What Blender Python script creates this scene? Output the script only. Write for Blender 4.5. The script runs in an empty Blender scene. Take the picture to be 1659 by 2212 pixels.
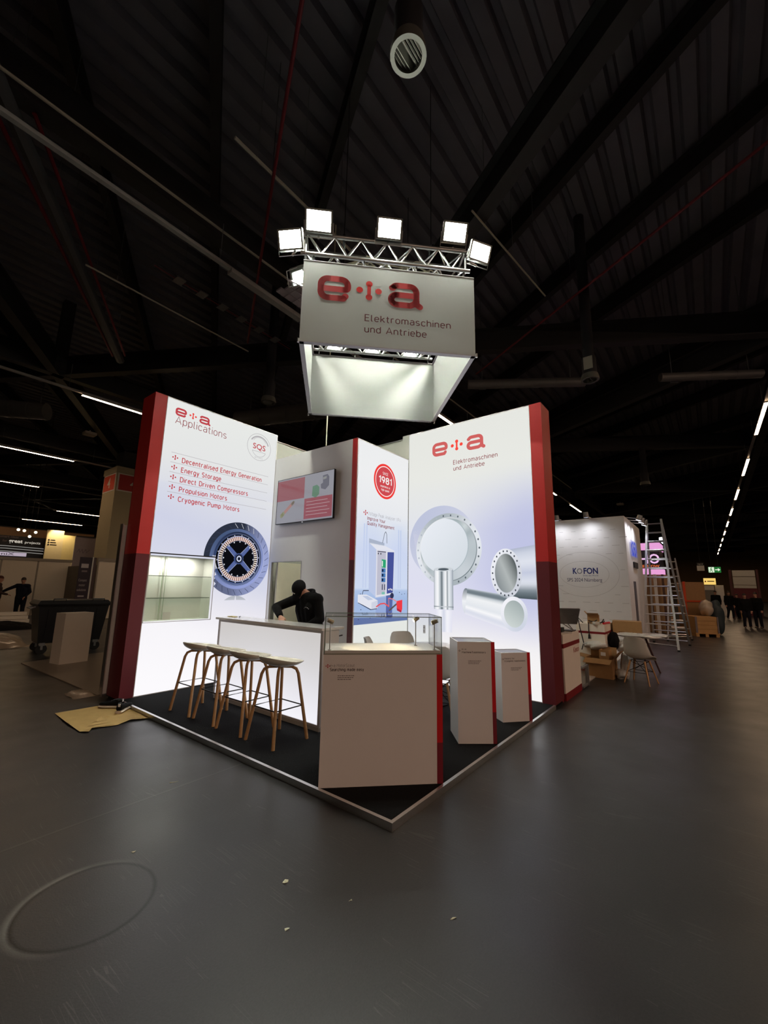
import bpy, bmesh, math, random
from mathutils import Vector as V, Matrix
R = random.Random(7)
D = bpy.data
sc = bpy.context.scene
COL = sc.collection
PI = math.pi

# ---------------------------------------------------------------- camera
F_PX, CAMLOC = 897.03, V((-2.398, -1.7659, 1.55))
YAW, PITCH, ROLL = 0.6645, 0.1767, 0.018
def cam_axes():
    cy, sy, cp, sp = math.cos(YAW), math.sin(YAW), math.cos(PITCH), math.sin(PITCH)
    f = V((cy*cp, sy*cp, sp)); r = V((sy, -cy, 0)); u = r.cross(f)
    cr, sr = math.cos(ROLL), math.sin(ROLL)
    return cr*r + sr*u, -sr*r + cr*u, f
cr_, cu_, cf_ = cam_axes()
cd = D.cameras.new('camera'); cam = D.objects.new('camera', cd); COL.objects.link(cam)
cd.sensor_fit = 'HORIZONTAL'; cd.sensor_width = 36; cd.lens = 36*F_PX/1659
cd.clip_start = .05; cd.clip_end = 300
m = Matrix((cr_, cu_, -cf_)).transposed().to_4x4(); m.translation = CAMLOC
cam.matrix_world = m
sc.camera = cam

# ---------------------------------------------------------------- world, exposure
w = D.worlds.new('hall_air'); sc.world = w; w.use_nodes = True
w.node_tree.nodes['Background'].inputs[0].default_value = (1, .8, .65, 1)
w.node_tree.nodes['Background'].inputs[1].default_value = .0015
vs = sc.view_settings
vs.view_transform = 'Standard'; vs.look = 'None'; vs.gamma = 1; vs.exposure = 0; vs.use_curve_mapping = False
cy = sc.cycles
cy.use_denoising = True; cy.max_bounces = 6; cy.diffuse_bounces = 3; cy.glossy_bounces = 3
cy.transparent_max_bounces = 16; cy.caustics_reflective = False; cy.caustics_refractive = False
cy.sample_clamp_indirect = 4
L_TUBE, L_TUBE_REAR = 46., 240.   # radiance of the strip lamps here, and of unseen rows behind the photographer, brightened to light the fronts
L_FLOOD = 220.                   # radiance of the flood lenses
L_FLOOD_IN = 820.                # the two turned into the sign box

# ---------------------------------------------------------------- materials
def lin(c):
    return tuple(((x/255)/12.92 if x/255 <= .04045 else ((x/255+.055)/1.055)**2.4) for x in c)
MATS = {}
def mat(name, rgb, rough=.5, metal=0., noise=.06, scale=8., spec=.5, bump=0., coat=0):
    if name in MATS: return MATS[name]
    mt = D.materials.new(name); mt.use_nodes = True
    nt = mt.node_tree; b = nt.nodes['Principled BSDF']
    c = lin(rgb)
    b.inputs['Roughness'].default_value = rough; b.inputs['Metallic'].default_value = metal
    b.inputs['Specular IOR Level'].default_value = spec
    if coat: b.inputs['Coat Weight'].default_value = coat
    tc = nt.nodes.new('ShaderNodeTexCoord'); nz = nt.nodes.new('ShaderNodeTexNoise')
    nz.inputs['Scale'].default_value = scale; nz.inputs['Detail'].default_value = 3
    nt.links.new(tc.outputs['Object'], nz.inputs['Vector'])
    mx = nt.nodes.new('ShaderNodeMix'); mx.data_type = 'RGBA'
    mx.inputs[6].default_value = tuple(max(0, x*(1-noise)) for x in c)+(1,)
    mx.inputs[7].default_value = tuple(min(1, x*(1+noise)) for x in c)+(1,)
    nt.links.new(nz.outputs['Fac'], mx.inputs[0]); nt.links.new(mx.outputs[2], b.inputs['Base Color'])
    if bump:
        bp = nt.nodes.new('ShaderNodeBump'); bp.inputs['Strength'].default_value = bump; bp.inputs['Distance'].default_value = .01
        nt.links.new(nz.outputs['Fac'], bp.inputs['Height']); nt.links.new(bp.outputs['Normal'], b.inputs['Normal'])
    MATS[name] = mt
    return mt
def emit(name, rgb, strength=1., light=False):
    if name in MATS: return MATS[name]
    mt = D.materials.new(name); mt.use_nodes = True; nt = mt.node_tree
    nt.nodes.remove(nt.nodes['Principled BSDF'])
    e = nt.nodes.new('ShaderNodeEmission'); e.inputs[0].default_value = lin(rgb)+(1,); e.inputs[1].default_value = strength
    nt.links.new(e.outputs[0], nt.nodes['Material Output'].inputs[0])
    mt.cycles.emission_sampling = 'AUTO' if light else 'NONE'
    MATS[name] = mt
    return mt
def printmat(name, strength=1., light=False, lit=True):
    """flat print whose colours are stored per vertex; lit: translucent sheet with lamps behind it, else ink on a board"""
    if name in MATS: return MATS[name]
    mt = D.materials.new(name); mt.use_nodes = True; nt = mt.node_tree
    at = nt.nodes.new('ShaderNodeAttribute'); at.attribute_name = 'Col'
    b = nt.nodes['Principled BSDF']
    if lit:
        nt.nodes.remove(b); e = nt.nodes.new('ShaderNodeEmission'); e.inputs[1].default_value = strength
        nt.links.new(at.outputs[0], e.inputs[0]); nt.links.new(e.outputs[0], nt.nodes['Material Output'].inputs[0])
        mt.cycles.emission_sampling = 'AUTO' if light else 'NONE'
    else:
        b.inputs['Roughness'].default_value = .4; nt.links.new(at.outputs[0], b.inputs['Base Color'])
    MATS[name] = mt
    return mt
def glassmat(name, tint=(.93, .97, .95), refl=.09):
    if name in MATS: return MATS[name]
    mt = D.materials.new(name); mt.use_nodes = True; nt = mt.node_tree
    nt.nodes.remove(nt.nodes['Principled BSDF'])
    t = nt.nodes.new('ShaderNodeBsdfTransparent'); t.inputs[0].default_value = tint+(1,)
    g = nt.nodes.new('ShaderNodeBsdfGlossy'); g.inputs['Roughness'].default_value = .03
    fr = nt.nodes.new('ShaderNodeLayerWeight'); fr.inputs[0].default_value = .25
    mu = nt.nodes.new('ShaderNodeMath'); mu.operation = 'MULTIPLY_ADD'; mu.inputs[1].default_value = .5; mu.inputs[2].default_value = refl*.3
    nt.links.new(fr.outputs['Fresnel'], mu.inputs[0])
    mx = nt.nodes.new('ShaderNodeMixShader'); nt.links.new(mu.outputs[0], mx.inputs[0])
    nt.links.new(t.outputs[0], mx.inputs[1]); nt.links.new(g.outputs[0], mx.inputs[2])
    nt.links.new(mx.outputs[0], nt.nodes['Material Output'].inputs[0])
    MATS[name] = mt
    return mt
M_WHITE = mat('white_board', (232, 228, 224), .45, noise=.03)
M_WARMW = mat('white_laminate', (226, 222, 218), .38, noise=.02)
M_RED = mat('red_foil', (205, 48, 46), .45, noise=.05)
M_MAR = mat('maroon_foil', (104, 32, 40), .5, noise=.05)
M_STR = mat('red_stripe_foil', (204, 14, 24), .4, noise=.05)
M_STM = mat('maroon_stripe_foil', (122, 20, 38), .45, noise=.05)
M_ALU = mat('brushed_aluminium', (222, 221, 219), .34, 1., noise=.08, scale=40)
M_TRUSS = mat('truss_aluminium', (225, 228, 225), .3, .85, noise=.05)
M_GALV = mat('galvanised_steel', (150, 152, 152), .45, .7, noise=.15, scale=14)
M_BLACK = mat('black_plastic', (18, 18, 19), .4, noise=.1)
M_BLKST = mat('black_steel', (24, 22, 22), .4, .4)
M_OAK = mat('oak_veneer', (196, 150, 100), .5, noise=.22, scale=22)
M_SHELL = mat('white_shell_plastic', (214, 212, 202), .42, noise=.02)
M_SEAT = mat('cream_seat_plastic', (222, 216, 200), .5, noise=.02)
M_CARD = mat('corrugated_card', (166, 128, 84), .8, noise=.12, scale=18)
M_DARK = mat('dark_ceiling_paint', (46, 46, 50), .75, noise=.2, scale=2)
M_BEAM = mat('dark_steel_beam', (48, 46, 46), .55, noise=.2, scale=3)
M_SKIN = mat('skin', (200, 150, 125), .55, noise=.08, scale=20)
M_HAIR = mat('dark_hair', (40, 28, 22), .6, noise=.3, scale=60)
M_HOOD = mat('black_sweat_fabric', (14, 14, 15), .9, noise=.3, scale=60, bump=.3, spec=.2)
M_JEANS = mat('dark_trouser_fabric', (26, 28, 36), .9, noise=.3, scale=60, spec=.2)
M_NAVY = mat('navy_jumper_fabric', (24, 26, 38), .9, noise=.2, scale=50, spec=.2)
M_LETR = emit('backlit_red_ink', (190, 66, 74), 1.)
M_LETR2 = emit('backlit_bright_red_ink', (232, 72, 66), 1.)
M_LETD = emit('backlit_dark_red_ink', (142, 54, 62), 1.)
M_LETG = emit('backlit_grey_ink', (176, 172, 176), 1.)
M_LETW = emit('backlit_white', (246, 240, 238), 1.)
M_INKR = mat('dark_red_ink', (196, 60, 64), .4)
M_INKR2 = mat('bright_red_ink', (222, 44, 40), .4)
M_INKD = mat('brown_black_ink', (58, 40, 40), .5)
M_INKG = mat('grey_ink', (120, 112, 110), .5)
M_GLASS = glassmat('clear_glass', (.982,.992,.986), .05); M_GEDGE = mat('green_glass_edge', (120, 140, 122), .2, noise=.1)
M_GSHELF = glassmat('green_glass', (.93, .965, .93), .1)

# ---------------------------------------------------------------- mesh builder
class MB:
    def __init__(s): s.v = []; s.f = []; s.c = None; s.mi = []
    def add(s, vs, fs, mi=0):
        n = len(s.v); s.v += [V(p) for p in vs]; s.f += [tuple(i+n for i in f) for f in fs]; s.mi += [mi]*len(fs); return s
    def box(s, a, b, mi=0):
        x0, y0, z0 = a; x1, y1, z1 = b
        return s.add([(x0,y0,z0),(x1,y0,z0),(x1,y1,z0),(x0,y1,z0),(x0,y0,z1),(x1,y0,z1),(x1,y1,z1),(x0,y1,z1)],
                     [(0,3,2,1),(4,5,6,7),(0,1,5,4),(1,2,6,5),(2,3,7,6),(3,0,4,7)], mi)
    def obox(s, o, u, v, n, a, b, mi=0):
        """box in a frame: origin o, axes u v n, corners a b in that frame"""
        t = MB().box(a, b)
        return s.add([V(o)+V(u)*p.x+V(v)*p.y+V(n)*p.z for p in t.v], t.f, mi)
    def bar(s, p0, p1, wd, ht, up=(0,0,1), mi=0):
        p0, p1 = V(p0), V(p1); d = (p1-p0); L = d.length; d.normalize()
        sd = d.cross(V(up))
        if sd.length < 1e-4: sd = d.cross(V((1,0,0)))
        sd.normalize(); u = sd.cross(d)
        return s.obox(p0, sd, u, d, (-wd/2,-ht/2,0), (wd/2,ht/2,L), mi)
    def tube(s, pts, r, seg=8, cap=True, mi=0, closed=False):
        pts = [V(p) for p in pts]; n = len(pts)
        rs = r if isinstance(r, (list, tuple)) else [r]*n
        base = len(s.v); prev = None
        for i, p in enumerate(pts):
            if closed: d = pts[(i+1) % n]-pts[i-1]
            else: d = pts[min(i+1, n-1)]-pts[max(i-1, 0)]
            d.normalize()
            if prev is None: a = d.cross(V((0,0,1)) if abs(d.z) < .9 else V((1,0,0)))
            else: a = prev-d*prev.dot(d)
            a.normalize(); prev = a; b = d.cross(a)
            for k in range(seg):
                t = 2*PI*k/seg; s.v.append(p+(a*math.cos(t)+b*math.sin(t))*rs[i])
        for i in range(n if closed else n-1):
            j = (i+1) % n
            for k in range(seg):
                k2 = (k+1) % seg
                s.f.append((base+i*seg+k, base+i*seg+k2, base+j*seg+k2, base+j*seg+k)); s.mi.append(mi)
        if cap and not closed:
            s.f.append(tuple(base+k for k in reversed(range(seg)))); s.f.append(tuple(base+(n-1)*seg+k for k in range(seg))); s.mi += [mi, mi]
        return s
    def lathe(s, prof, c=(0,0,0), seg=24, axis='z', mi=0):
        base = len(s.v); c = V(c)
        for r, z in prof:
            for k in range(seg):
                t = 2*PI*k/seg; q = (r*math.cos(t), r*math.sin(t), z)
                s.v.append(c+V(q if axis == 'z' else (q[0], q[2], q[1]) if axis == 'y' else (q[2], q[0], q[1])))
        for i in range(len(prof)-1):
            for k in range(seg):
                k2 = (k+1) % seg
                s.f.append((base+i*seg+k, base+i*seg+k2, base+(i+1)*seg+k2, base+(i+1)*seg+k)); s.mi.append(mi)
        return s
    def ball(s, c, r, seg=14, rings=9, mi=0, rot=None):
        r = V(r) if not isinstance(r, (int, float)) else V((r,r,r)); c = V(c); vs = []; fs = []
        for i in range(rings+1):
            a = PI*i/rings
            for k in range(seg):
                t = 2*PI*k/seg; p = V((r.x*math.sin(a)*math.cos(t), r.y*math.sin(a)*math.sin(t), r.z*math.cos(a)))
                vs.append(c+(rot @ p if rot else p))
        for i in range(rings):
            for k in range(seg):
                k2 = (k+1) % seg; fs.append((i*seg+k, (i+1)*seg+k, (i+1)*seg+k2, i*seg+k2))
        return s.add(vs, fs, mi)
    def capsule(s, p0, r0, p1, r1, seg=12):
        p0, p1 = V(p0), V(p1); d = (p1-p0); L = d.length or 1e-6; d = d/L; pts = []; rs = []
        for a in (-80, -55, -25, 0): pts.append(p0+d*r0*math.sin(math.radians(a))); rs.append(r0*math.cos(math.radians(a)))
        for a in (0, 25, 55, 80): pts.append(p1+d*r1*math.sin(math.radians(a))); rs.append(r1*math.cos(math.radians(a)))
        return s.tube(pts, rs, seg)
    def chain(s, pts, rs, seg=12):
        for i in range(len(pts)-1): s.capsule(pts[i], rs[i], pts[i+1], rs[i+1], seg)
        return s
    def prism(s, poly, o, u, v, n, d0, d1, mi=0):
        o, u, v, n = V(o), V(u), V(v), V(n); k = len(poly)
        vs = [o+u*x+v*y+n*d0 for x, y in poly]+[o+u*x+v*y+n*d1 for x, y in poly]
        fs = [tuple(range(k-1, -1, -1)), tuple(range(k, 2*k))]+[(i, (i+1) % k, k+(i+1) % k, k+i) for i in range(k)]
        return s.add(vs, fs, mi)
    def build(s, name, mt, parent=None, world=True, smooth=False):
        me = D.meshes.new(name)
        vs = s.v
        if parent is not None and world:
            iv = WM[parent.name].inverted(); vs = [iv @ p for p in vs]
        me.from_pydata([tuple(p) for p in vs], [], s.f)
        for x in (mt if isinstance(mt, (list, tuple)) else [mt]): me.materials.append(x)
        if any(s.mi): me.polygons.foreach_set('material_index', s.mi)
        if s.c is not None:
            at = me.color_attributes.new('Col', 'FLOAT_COLOR', 'POINT')
            at.data.foreach_set('color', [x for c in s.c for x in (c[0], c[1], c[2], 1.)])
        me.update()
        bm = bmesh.new(); bm.from_mesh(me); bmesh.ops.recalc_face_normals(bm, faces=bm.faces); bm.to_mesh(me); bm.free()
        if smooth:
            me.polygons.foreach_set('use_smooth', [True]*len(me.polygons))
            if smooth is not True: me.set_sharp_from_angle(angle=math.radians(smooth))
        o = D.objects.new(name, me); COL.objects.link(o)
        if parent is not None:
            o.parent = parent
            WM[o.name] = WM[parent.name].copy()
        else: WM[o.name] = Matrix()
        return o
WM = {}
def tag(o, label=None, cat=None, group=None, kind=None):
    if label: o['label'] = label
    if cat: o['category'] = cat
    if group: o['group'] = group
    if kind: o['kind'] = kind
    return o
def thing(name, label, cat, loc=(0,0,0), rz=0, group=None, kind=None):
    o = D.objects.new(name, None); COL.objects.link(o); o.empty_display_size = .1
    o.location = loc; o.rotation_euler = (0,0,rz)
    WM[o.name] = Matrix.Translation(V(loc)) @ Matrix.Rotation(rz, 4, 'Z')
    return tag(o, label, cat, group, kind)
def copy_thing(src, loc, rz, label, group=None):
    r = src.copy(); COL.objects.link(r); r.location = loc; r.rotation_euler = (0,0,rz)
    WM[r.name] = Matrix.Translation(V(loc)) @ Matrix.Rotation(rz, 4, 'Z')
    r['label'] = label
    if group: r['group'] = group
    for ch in list(src.children):
        c = ch.copy(); COL.objects.link(c); c.parent = r
        for g in list(ch.children):
            d = g.copy(); COL.objects.link(d); d.parent = c
    return r
def struct(name, mb, mt, label=None, parent=None):
    o = mb.build(name, mt, parent); o['kind'] = 'structure'
    if label: o['label'] = label
    return o

# ---------------------------------------------------------------- flat print on a plane
class Pl:
    def __init__(s, o, u, v, n): s.o, s.u, s.v, s.n = V(o), V(u), V(v), V(n)
    def p(s, x, y, k=0): return s.o+s.u*x+s.v*y+s.n*(k*.0011)
PL_L = Pl((0,4.398,0), (1,0,0), (0,0,1), (0,-1,0))
PL_R = Pl((3.5985,0,0), (0,-1,0), (0,0,1), (-1,0,0))
PL_C = Pl((0,2.3825,0), (1,0,0), (0,0,1), (0,-1,0))
PL_T = Pl((2.195,0,0), (0,-1,0), (0,0,1), (-1,0,0))
class Print(MB):
    def __init__(s, pl): super().__init__(); s.pl = pl; s.c = []
    def poly(s, pts, col, k=1):
        cs = [col(x, y) if callable(col) else lin(col) for x, y in pts]
        s.add([s.pl.p(x, y, k) for x, y in pts], [tuple(range(len(pts)))]); s.c += cs; return s
    def grid(s, x0, x1, y0, y1, nx, ny, fn, k=0, skip=None):
        b = [(x0+(x1-x0)*i/nx, y0+(y1-y0)*j/ny) for j in range(ny+1) for i in range(nx+1)]
        fs = []
        for j in range(ny):
            for i in range(nx):
                q = [j*(nx+1)+i, j*(nx+1)+i+1, (j+1)*(nx+1)+i+1, (j+1)*(nx+1)+i]
                if skip:
                    mx = sum(b[t][0] for t in q)/4; my = sum(b[t][1] for t in q)/4
                    if skip(mx, my): continue
                fs.append(tuple(q))
        s.add([s.pl.p(x, y, k) for x, y in b], fs); s.c += [fn(x, y) for x, y in b]; return s
    def ring(s, cx, cy, a0, b0, a1, b1, col, k=1, t0=0, t1=2*PI, seg=48, rad=1, dx=0, dy=0):
        """elliptical ring from radii (a0,b0) to (a1,b1); the outer centre is shifted by dx,dy"""
        vs = []; cs = []; fs = []
        for j in range(rad+1):
            q = j/rad
            for i in range(seg+1):
                t = t0+(t1-t0)*i/seg
                x = cx+dx*q+(a0+(a1-a0)*q)*math.cos(t); y = cy+dy*q+(b0+(b1-b0)*q)*math.sin(t)
                vs.append(s.pl.p(x, y, k)); cs.append(col(t, q) if callable(col) else lin(col))
        for j in range(rad):
            for i in range(seg): fs.append((j*(seg+1)+i, j*(seg+1)+i+1, (j+1)*(seg+1)+i+1, (j+1)*(seg+1)+i))
        s.add(vs, fs); s.c += cs; return s
    def disc(s, cx, cy, a, b, col, k=1, seg=32): return s.ring(cx, cy, 0, 0, a, b, col, k, seg=seg)
    def stroke(s, pts, wd, col, k=1, cap=True):
        for (x0, y0), (x1, y1) in zip(pts, pts[1:]):
            L = math.hypot(x1-x0, y1-y0) or 1e-6; nx, ny = -(y1-y0)/L*wd/2, (x1-x0)/L*wd/2
            s.poly([(x0+nx, y0+ny), (x0-nx, y0-ny), (x1-nx, y1-ny), (x1+nx, y1+ny)], col, k)
        if cap:
            for x, y in pts: s.disc(x, y, wd/2, wd/2, col, k, 14)
        return s
def flatmesh(fn_print, name, mt, parent):
    fn_print.c = None
    return fn_print.build(name, mt, parent)
def mixc(a, b, t):
    t = max(0, min(1, t)); return tuple(x+(y-x)*t for x, y in zip(a, b))
def ramp(stops, t):
    if t <= stops[0][0]: return lin(stops[0][1])
    for (a, ca), (b, cb) in zip(stops, stops[1:]):
        if t <= b: return mixc(lin(ca), lin(cb), (t-a)/(b-a))
    return lin(stops[-1][1])
TEXTS = {}
def text(name, pl, x, y, cap, body, mt, parent, width=None, bold=0., k=3, spacing=1., align='L'):
    c = D.curves.new('t', 'FONT'); c.body = body; c.offset = bold; c.space_character = spacing; c.resolution_u = 3 if cap > .06 else 1
    o = D.objects.new('t', c); me = D.meshes.new_from_object(o)
    xs = [q.co.x for q in me.vertices]
    sy_ = cap/.7; sx_ = sy_
    x0, x1 = min(xs), max(xs)
    if width: sx_ = width/(x1-x0)
    off = {'L': x0, 'C': (x0+x1)/2, 'R': x1}[align]
    b = MB(); b.add([pl.p(x+(q.co.x-off)*sx_, y+q.co.y*sy_, k) for q in me.vertices], [tuple(f.vertices) for f in me.polygons])
    D.objects.remove(o); D.curves.remove(c); D.meshes.remove(me)
    return b.build(name, mt, parent)
def arc(cx, cy, r, a0, a1, n=6, ry=None):
    ry = ry or r
    return [(cx+r*math.cos(math.radians(a0+(a1-a0)*i/n)), cy+ry*math.sin(math.radians(a0+(a1-a0)*i/n))) for i in range(n+1)]
def plus_icon(pl, x, y, h, mt, parent, name='plus_mark', k=3):
    """the four-dot plus: an upright bar with round ends and a dot on either side; h = full height"""
    p = Print(pl); r = h*.155
    p.stroke([(x, y-h/2+r), (x, y+h/2-r)], h*.17, (0,0,0), k, cap=False)
    for dx, dy in ((0, h/2-r), (0, -h/2+r), (-h*.44, 0), (h*.44, 0)): p.disc(x+dx, y+dy, r, r, (0,0,0), k, 16)
    return flatmesh(p, name, mt, parent)
def logo(pl, x, y, h, parent, m1, m2, sx=1.):
    """lower-case e, plus mark, lower-case a with round stroke ends; x left, y foot line, h letter height"""
    W = .235
    e = [(1.0,.22),(.93,.12)]+[(.8,.118)]+arc(.36,.36,.243,270,180)[0:]+arc(.36,.64,.243,180,90)+arc(.83,.64,.243,90,0)+[(1.073,.58)]+arc(.99,.56,.083,0,-90,3)+[(.12,.477)]
    a = [(.16,.76)]+arc(.36,.70,.183,160,90,3)+arc(.82,.64,.243,90,0)+[(1.06,.30),(1.08,.16),(1.2,.08)]
    a2 = [(1.06,.50),(.36,.50)]+arc(.33,.30,.20,90,270,8)+[(.84,.10),(1.0,.18),(1.07,.3)]
    for nm, paths, ox in (('letter_e', (e,), 0), ('letter_a', (a, a2), 2.53)):
        p = Print(pl)
        for q in paths: p.stroke([(x+(ox+u)*h*sx, y+v_*h) for u, v_ in q], W*h, (0,0,0), 3)
        flatmesh(p, nm, m1, parent)
    plus_icon(pl, x+1.85*h*sx, y+.55*h, .78*h, m2, parent)
def fuse(mb, name, mt, parent, voxel=.01, smooth_it=4):
    """joins overlapping solids into one continuous skin"""
    o = mb.build(name, mt, None)
    md = o.modifiers.new('r', 'REMESH'); md.mode = 'VOXEL'; md.voxel_size = voxel
    sm = o.modifiers.new('s', 'SMOOTH'); sm.iterations = smooth_it; sm.factor = .5
    dg = bpy.context.evaluated_depsgraph_get(); dg.update()
    me = D.meshes.new_from_object(o.evaluated_get(dg)); old = o.data
    me.transform(WM[parent.name].inverted()); me.name = name
    me.polygons.foreach_set('use_smooth', [True]*len(me.polygons))
    nm = o.name
    D.objects.remove(o); D.meshes.remove(old)
    o = D.objects.new(name, me); COL.objects.link(o); o.parent = parent; WM[o.name] = WM[parent.name].copy()
    return o
def area_light(name, loc, target, sx, sy, power, color, parent=None, spread=180):
    l = D.lights.new(name, 'AREA'); l.shape = 'RECTANGLE'; l.size = sx; l.size_y = sy; l.energy = power; l.color = color; l.spread = math.radians(spread)
    o = D.objects.new(name, l); COL.objects.link(o)
    d = V(target)-V(loc); mtx = d.to_track_quat('-Z', 'Y').to_matrix().to_4x4(); mtx.translation = V(loc)
    o.matrix_world = mtx
    if parent is not None:
        o.parent = parent; o.matrix_parent_inverse = WM[parent.name].inverted()
    return o
def spot_light(name, loc, target, power, color, angle, parent=None, blend=.6, size=.03):
    l = D.lights.new(name, 'SPOT'); l.energy = power; l.color = color; l.spot_size = math.radians(angle); l.spot_blend = blend; l.shadow_soft_size = size
    o = D.objects.new(name, l); COL.objects.link(o)
    d = V(target)-V(loc); mtx = d.to_track_quat('-Z', 'Y').to_matrix().to_4x4(); mtx.translation = V(loc)
    o.matrix_world = mtx
    if parent is not None:
        o.parent = parent; o.matrix_parent_inverse = WM[parent.name].inverted()
    return o
def _A(cx, cy, rx, ry, a0, a1, n=6):
    return [(cx+rx*math.cos(math.radians(a0+(a1-a0)*i/n)), cy+ry*math.sin(math.radians(a0+(a1-a0)*i/n))) for i in range(n+1)]
def _st(w_, y1, x=0, y0=0):
    r = w_/2; q = min(r*1.05, (y1-y0)/2); p = _A(x+r, y0+q, r, q, 180, 360)+_A(x+r, y1-q, r, q, 0, 180); return p+[p[0]]
_C = _A(.30, .68, .30, .32, 25, 180)+_A(.30, .32, .30, .32, 180, 335)
GLY = {' ': (.22, []), 'A': (.70, [[(0,0),(.35,1),(.70,0)],[(.13,.3),(.57,.3)]]), 'C': (.58, [_C]), 'D': (.58, [[(0,0),(0,1),(.26,1)]+_A(.26,.66,.32,.34,90,0)+_A(.26,.34,.32,.34,0,-90)+[(0,0)]]),
 'E': (.50, [[(.50,1),(0,1),(0,0),(.50,0)],[(0,.52),(.44,.52)]]), 'G': (.60, [_A(.30,.68,.30,.32,25,180)+_A(.30,.32,.30,.32,180,360)+[(.60,.48),(.34,.48)]]), 'I': (0, [[(0,0),(0,1)]]),
 'M': (.70, [[(0,0),(0,1),(.35,.40),(.70,1),(.70,0)]]), 'N': (.56, [[(0,0),(0,1),(.56,0),(.56,1)]]), 'P': (.54, [[(0,0),(0,1),(.27,1)]+_A(.27,.72,.27,.28,90,-90)+[(0,.44)]]), 'Q': (.60, [_st(.60,1),[(.38,.22),(.62,-.02)]]),
 'S': (.56, [_A(.28,.745,.27,.255,35,270)+_A(.28,.245,.28,.245,90,-145)]), 'T': (.60, [[(0,1),(.60,1)],[(.30,1),(.30,0)]]), 'V': (.66, [[(0,1),(.33,0),(.66,1)]]), 'Y': (.62, [[(0,1),(.31,.46),(.62,1)],[(.31,.46),(.31,0)]]), 'K': (.58, [[(0,0),(0,1)],[(.54,1),(0,.40)],[(.18,.60),(.58,0)]]), 'O': (.60, [_st(.60,1)]),
 'a': (.46, [_A(.24,.50,.22,.22,150,0)+[(.46,0)],[(.46,.41),(.20,.41)]+_A(.20,.205,.20,.205,90,270)+[(.28,0),(.46,.13)]]), 'b': (.47, [[(0,1),(0,0)],_st(.47,.72)]), 'c': (.44, [_A(.24,.48,.24,.24,30,180)+_A(.24,.24,.24,.24,180,330)]), 'd': (.47, [[(.47,1),(.47,0)],_st(.47,.72)]),
 'e': (.47, [[(0,.38),(.47,.38)]+_A(.235,.48,.235,.24,0,180)+_A(.235,.24,.235,.24,180,325)]), 'f': (.32, [[(.32,1)]+_A(.25,.84,.14,.16,90,180)+[(.11,0)],[(0,.68),(.30,.68)]]), 'g': (.47, [_st(.47,.72),[(.47,.72),(.47,-.02)]+_A(.235,-.02,.235,.22,0,-145)]),
 'h': (.46, [[(0,0),(0,1)],_A(.23,.48,.23,.24,180,0)+[(.46,0)]]), 'i': (0, [[(0,0),(0,.72)],[(0,.93),(0,1.03)]]), 'k': (.46, [[(0,0),(0,1)],[(.42,.72),(0,.26)],[(.14,.41),(.46,0)]]), 'l': (.14, [[(0,1)]+_A(.14,.14,.14,.14,180,270)]),
 'm': (.76, [[(0,0),(0,.72)],_A(.19,.51,.19,.21,180,0)+[(.38,0)],_A(.57,.51,.19,.21,180,0)+[(.76,0)]]), 'n': (.46, [[(0,0),(0,.72)],_A(.23,.48,.23,.24,180,0)+[(.46,0)]]), 'o': (.48, [_st(.48,.72)]), 'p': (.47, [[(0,.72),(0,-.26)],_st(.47,.72)]),
 'r': (.30, [[(0,0),(0,.72)],_A(.19,.50,.19,.22,180,55)]), 's': (.42, [_A(.21,.535,.20,.185,30,270)+_A(.21,.175,.21,.175,90,-145)]), 't': (.28, [[(.09,.95)]+_A(.24,.15,.15,.15,180,285),[(-.05,.68),(.28,.68)]]), 'u': (.46, [[(0,.72)]+_A(.23,.24,.23,.24,180,360),[(.46,.72),(.46,0)]]),
 'v': (.44, [[(0,.72),(.22,0),(.44,.72)]]), 'x': (.44, [[(0,.72),(.44,0)],[(.44,.72),(0,0)]]), 'y': (.46, [[(0,.72),(.23,.02)],[(.46,.72),(.16,-.25),(.05,-.25)]]), '+': (.4, [[(0,.36),(.4,.36)],[(.2,.16),(.2,.56)]]),
 '1': (.26, [[(0,.76),(.24,1),(.24,0)]]), '9': (.54, [_st(.54,1,0,.40),[(.54,.68),(.50,.42),(.24,0)]]), '8': (.56, [_st(.56,.54),_st(.50,1,.03,.54)])}
def dtext(name, pl, x, y, cap, body, mt, parent, width=None, wt=.115, k=3, align='L'):
    """technical sans lettering drawn with one even stroke"""
    gap = .20+wt*.5; nat = sum(GLY[c][0]+gap for c in body)-gap+wt
    sx_ = width/nat if width else cap
    x0 = x+wt/2*sx_ - (nat*sx_/2 if align == 'C' else 0); p = Print(pl); p.c = None
    vs, fs = p.v, p.f; hw = wt/2
    def P2(a, b): return pl.p(x0+a*sx_, y+(hw+b*(1-wt))*cap, k)
    cur = 0
    for c in body:
        wd, strokes = GLY[c]
        for s in strokes:
            pts = [(cur+a, b) for a, b in s]; n = len(pts); base = len(vs); closed = pts[0] == pts[-1] and n > 3
            for i, (a, b) in enumerate(pts):
                pa = pts[i-1] if i else (pts[-2] if closed else pts[0]); pb = pts[i+1] if i < n-1 else (pts[1] if closed else pts[-1])
                d0 = V((a-pa[0], b-pa[1])); d1 = V((pb[0]-a, pb[1]-b))
                if d0.length < 1e-6: d0 = d1
                if d1.length < 1e-6: d1 = d0
                d0.normalize(); d1.normalize(); t_ = (d0+d1)
                if t_.length < .3: t_ = d0
                t_.normalize(); nn = V((-t_.y, t_.x)); m_ = min(1.8, 1/max(.45, nn.dot(V((-d0.y, d0.x))))); nn = nn*hw*m_
                vs += [P2(a+nn.x, b+nn.y), P2(a-nn.x, b-nn.y)]
            for i in range(n-1): fs.append((base+2*i, base+2*i+1, base+2*i+3, base+2*i+2)); p.mi.append(0)
        cur += wd+gap
    return p.build(name, mt, parent)
PF = .048                                   # top of the booth's platform

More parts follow.
